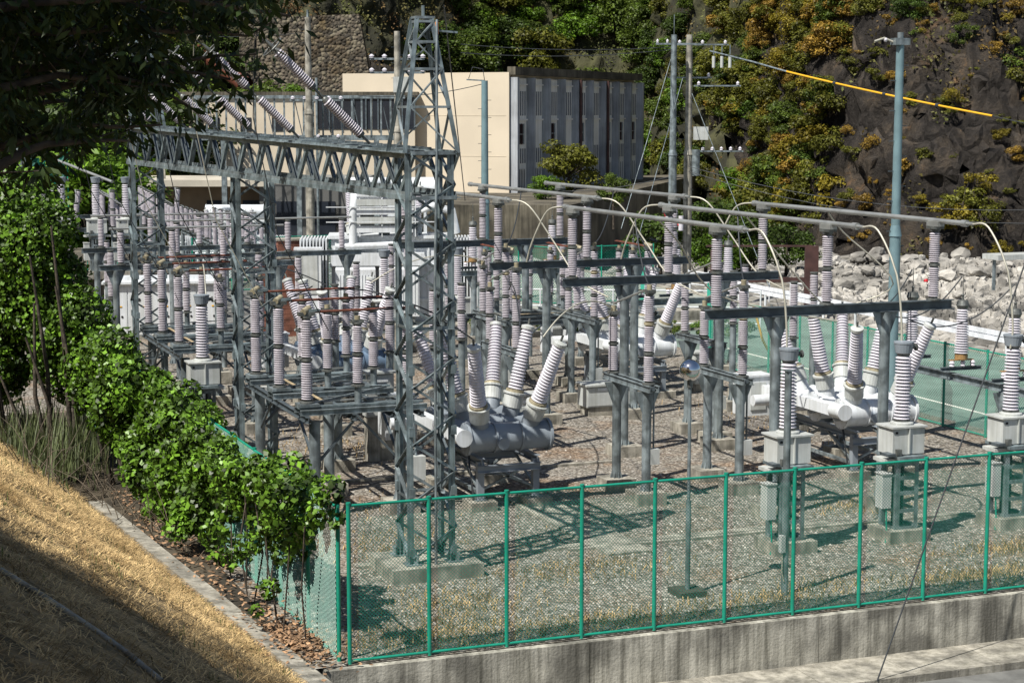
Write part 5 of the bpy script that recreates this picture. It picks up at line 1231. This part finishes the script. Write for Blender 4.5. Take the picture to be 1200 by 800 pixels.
# ================================================================== VINES
vr = random.Random(31)
def blobs(spec, n_per, leaf, mt, thin=1.0):
    V = []; F = []
    tot = sum(rx*rx for *_, rx in [(b[0], b[3]) for b in spec])
    for px, py, D, rp in spec:
        c = at(px, py, D); R = rp/2150*D; n = int(n_per*R*R)
        for i in range(n):
            u = rdir(vr); k = vr.uniform(.72, 1.04)+.18*noise.noise(u*2.2+c); p = c+Vector((u.x*R, u.y*R*thin, u.z*R))*k
            nn = (u*.7+Vector((-.1, -.1, .5))+rdir(vr)*.95).normalized(); leafquad(V, F, p, nn, leaf*vr.uniform(.45, 1.4), vr, .75)
    return V, F
spec1 = []
for i in range(46):
    f = i/45; y = 33.0+f*15; x = 8.85-.017*(y-31)-.25+vr.uniform(-.35, .25)
    dz = .45*math.exp(-((y-38.5)/2.2)**2)
    for z in ((2.7-dz, 2.1-dz) if i % 2 else (2.85-dz, 1.75 if i % 4 else 2.5-dz)):
        p = Vector((x+vr.uniform(-.2, .2), y, z+vr.uniform(-.15, .15))); v = p-CAM; D = v.dot(FW)
        spec1.append((600+2150*v.dot(RT)/D, 400-2150*v.dot(UP)/D, D, vr.uniform(15, 27)))
for px, py, D, rp in ((290, 640, 37, 16), (315, 690, 35.5, 13), (300, 715, 35, 8), (330, 650, 35.5, 14), (250, 625, 39, 18), (270, 655, 37, 12), (360, 620, 34.5, 16), (220, 605, 42, 22), (325, 610, 36, 22), (375, 600, 33.6, 18), (385, 575, 33.4, 20), (395, 610, 33.2, 10)): spec1.append((px, py, D, rp))
for i in range(5):
    y = 39.5+i*1.1; g_ = xc(y)
    x = g_+.35+vr.random()*max(.3, (8.3-g_)*.9); p = Vector((x, y, vr.uniform(.25, 1.1))); v = p-CAM; D = v.dot(FW); spec1.append((600+2150*v.dot(RT)/D, 400-2150*v.dot(UP)/D, D, vr.uniform(16, 27)))
V, F = blobs(spec1, 1750, .068, VINE)
vt = thing('climbing_vine', 'bright green climbing vine draped over the side fence near the front corner', 'vine', (8.5, 38, 0))
part(MB().add([v-Vector((8.5, 38, 0)) for v in V], F, VINE), 'leaves', vt)
st = MB()
for i in range(24):
    y = 32.8+i*.65; x = 8.5-.3*vr.random(); st.tube([(x-8.5, y-38, 0), (x-8.5+vr.uniform(-.2, .2), y-38+vr.uniform(-.4, .4), 1.1), (x-8.5+vr.uniform(-.3, .3), y-38+vr.uniform(-.6, .6), 2.4)], .018, BARK, 5)
part(st, 'stem', vt)
spec2 = []
line = [(-20, 235, 70), (25, 245, 55), (60, 265, 38), (20, 310, 70), (65, 335, 52), (95, 375, 45), (30, 395, 60), (85, 425, 55), (130, 420, 44), (150, 455, 46), (115, 455, 40), (160, 500, 46), (190, 500, 40), (180, 550, 44), (215, 545, 42), (165, 530, 26), (235, 575, 34), (205, 590, 30), (-20, 330, 60), (-20, 420, 60), (245, 550, 30), (140, 500, 26), (35, 300, 60), (0, 270, 60), (40, 355, 60), (75, 400, 50), (0, 440, 40), (110, 430, 46), (140, 480, 44), (175, 520, 44), (200, 560, 36), (230, 595, 34), (185, 600, 22)]
for px, py, rp in line: spec2.append((px, py, lerp_tab([(0, 52), (100, 50), (180, 46), (250, 41)], px)+vr.uniform(-.8, .8), rp*.85))
V, F = blobs(spec2, 2500, .074, VINE)
c = G(110, 560, 0)
vt = thing('vine_covered_tree', 'tall mass of bright vine leaves over a tree at the left edge', 'tree', c)
part(MB().add([v-c for v in V], F, VINE), 'crown', vt)
tk = MB()
for px, py, rp in line[::2]:
    e = at(px, py, 49); g_ = slope_hit(max(5, min(150, px)), 560+px*.2) or c; g_ = Vector((e.x+.4, e.y, slz(e.x+.4, e.y)-.2))
    tk.tube([g_-c, g_.lerp(e, .5)-c+Vector((vr.uniform(-.4, .4), 0, 0)), e-c], [.09, .06, .03], BARK, 6)
part(tk, 'trunk', vt)
# dry branches beside the slope edge
b0 = slope_hit(60, 540); drt = thing('dead_branches', 'tangle of bare dead branches under the vines at the top of the slope', 'branches', b0)
for i in range(120):
    px = vr.uniform(2, 215); q = slope_hit(px, 520+px*.62+vr.uniform(-3, 20))
    if q is None: continue
    q = q+Vector((vr.uniform(0, .8), vr.uniform(0, 1.2), 0)); e = q+Vector((vr.uniform(-1.2, 1.2), vr.uniform(-.6, 1.2), vr.uniform(.1, 1.5)))
    part(MB().tube([q-b0-Vector((0, 0, .1)), q.lerp(e, .5)-b0+Vector((0, 0, .12)), e-b0], [.014, .009, .004], mat('dead twig', (.15, .12, .085), .9, 0, .3, 3), 4), 'branch', drt)
# slender grass clump at the left edge
b1 = slope_hit(25, 540); pts = [(b1.x+vr.gauss(.3, 1.1), b1.y+2+vr.gauss(0, 1.8), slz(b1.x+.3, b1.y+2)) for _ in range(1900)]
gm = blades([(a_-b1.x, b_-b1.y, c_-b1.z) for a_, b_, c_ in pts], 1.1, .03, mat('grey green grass', (.12, .15, .06), .6, 0, .3, 2, island=.4, trans=.2), 'g', .35, 8)
o = solo(gm, 'tall_grass', 'clump of tall narrow grey green grass at the left edge under the vines', 'grass', b1)
# fallen leaves at the fence corner
fl = MB(); V = []; F = []
for i in range(2000):
    p = Vector((8.3+vr.gauss(0, .35), 33+vr.gauss(0, .9), .05+abs(vr.gauss(0, .08)))) if i < 900 else Vector((vr.uniform(7.2, 8.5), vr.uniform(31.5, 48), .03+abs(vr.gauss(0, .05)))); leafquad(V, F, p, (Vector((0, 0, 1))+rdir(vr)*.5).normalized(), .06, vr)
o = struct(fl.add(V, F, mat('fallen leaf', (.33, .2, .11), .8, 0, .3, 4, island=.5)), 'fallen_leaves', 'stuff'); tag(o, 'brown fallen leaves heaped at the fence corner', 'leaves')
# ================================================================== OVERHEAD TREE
cr = random.Random(77); base = Vector((-6.5, 13.5, slz(-6.5, 13.5)-.3))
ot = thing('overhanging_tree', 'large dark leafy tree reaching its branches over the upper left corner', 'tree', base)
V = []; F = []; cc = Vector((-4.0, 17.2, 17.3))
def drooping(p, n, L, s):
    for i in range(n):
        u = rdir(cr); q = p+u*cr.uniform(0, L); a = (Vector((u.x*.7, u.y*.7, -.5))+rdir(cr)*.35).normalized(); w = a.cross(rdir(cr)).normalized(); o = len(V)
        l = s*cr.uniform(.7, 1.3); V.extend([q, q+a*(l*.45)+w*(l*.17), q+a*l, q+a*(l*.45)-w*(l*.17)]); F.append((o, o+1, o+2, o+3))
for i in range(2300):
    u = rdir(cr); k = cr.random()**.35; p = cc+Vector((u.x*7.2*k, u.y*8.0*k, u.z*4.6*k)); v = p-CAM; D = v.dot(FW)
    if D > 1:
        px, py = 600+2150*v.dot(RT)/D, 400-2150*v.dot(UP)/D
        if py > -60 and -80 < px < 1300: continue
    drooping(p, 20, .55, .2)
tw_ = MB(); SHT = []
LB = [(-60, 20, 340, 15), (-40, 90, 270, 95), (-60, 150, 300, 60), (-30, 60, 230, 130), (-50, 190, 190, 150), (-60, -20, 330, -5), (-60, 120, 200, 100), (-60, 55, 290, 45), (-40, 215, 150, 165), (-60, 0, 260, 35), (-60, 170, 120, 120)]
for k, (x0, y0, x1, y1) in enumerate(LB):
    D0 = 13.5+cr.uniform(-.8, 1.5); P = []
    for q in range(9):
        f = q/8; P.append(at(x0+(x1-x0)*f, y0+(y1-y0)*f-18*math.sin(f*PI)+cr.uniform(-4, 4), D0+f*.8))
    tw_.tube([p-base for p in P], [.04*(1-q/9)+.006 for q in range(9)], BARK, 6)
    for q in range(9):
        for m_ in range(7):
            f = 1-q/9*.45; c_ = P[q]+Vector((cr.gauss(0, .2), cr.gauss(0, .3), cr.gauss(-.02, .13)))
            v = c_-CAM; D = v.dot(FW); px, py = 600+2150*v.dot(RT)/D, 400-2150*v.dot(UP)/D
            lim = lerp_tab([(0, 205), (60, 200), (130, 165), (200, 150), (260, 130), (300, 90), (335, 40), (360, 5)], px)
            if py > lim or noise.noise(Vector((px/34, py/22, 2.5))) < .05-.25*(py < 45): continue
            drooping(c_, int(24*f), .2, .115); SHT.append(c_)
            if m_ % 3 == 0: tw_.tube([P[q]-base, c_-base], .006, BARK, 4)
for c_ in SHT:  # unseen leaf clusters added sunward of the visible sprays to shade them
    for _ in range(2):
        p = c_+SUND*cr.uniform(1.6, 7)+rdir(cr)*.35; v = p-CAM; D = v.dot(FW); px, py = 600+2150*v.dot(RT)/D, 400-2150*v.dot(UP)/D
        if (px > -25 and py > -25 and px < 1225): continue
        drooping(p, 9, .4, .2)
k = 0
while k < 3800:  # unseen leaf clusters added up-sun to cast the shadow on the lower slope
    px = cr.uniform(-60, 300); py = cr.uniform(590, 860)
    if py < lerp_tab([(-60, 575), (0, 600), (60, 632), (130, 688), (200, 722), (280, 778), (300, 810)], px)+28: continue
    q = slope_hit(px, py)
    if q is None: continue
    k += 1; p = q+SUND*cr.uniform(13.5, 18); drooping(p, 10, .5, .34)
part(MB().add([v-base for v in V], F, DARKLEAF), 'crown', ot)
tr = MB(); fk = Vector((1.5, 2.0, 7.0)); tr.tube([(0, 0, 0), (.4, .6, 3.5), fk], [.45, .36, .28], BARK, 12)
for e in ((-1, 5, 12), (3.5, 4, 11.5), (-4, 1, 11), (2.5, 8, 9), (6, 2, 10)): tr.tube([fk, fk.lerp(Vector(e), .5)+Vector((0, 0, .4)), e], [.2, .13, .05], BARK, 8)
for k, (x0, y0, x1, y1) in enumerate(LB): p = at(x0, y0, 13.6)-base; tr.tube([fk, fk.lerp(p, .55)+Vector((0, 0, .6)), p], [.09, .06, .045], BARK, 6)
part(tr, 'trunk', ot); part(tw_, 'branch', ot)
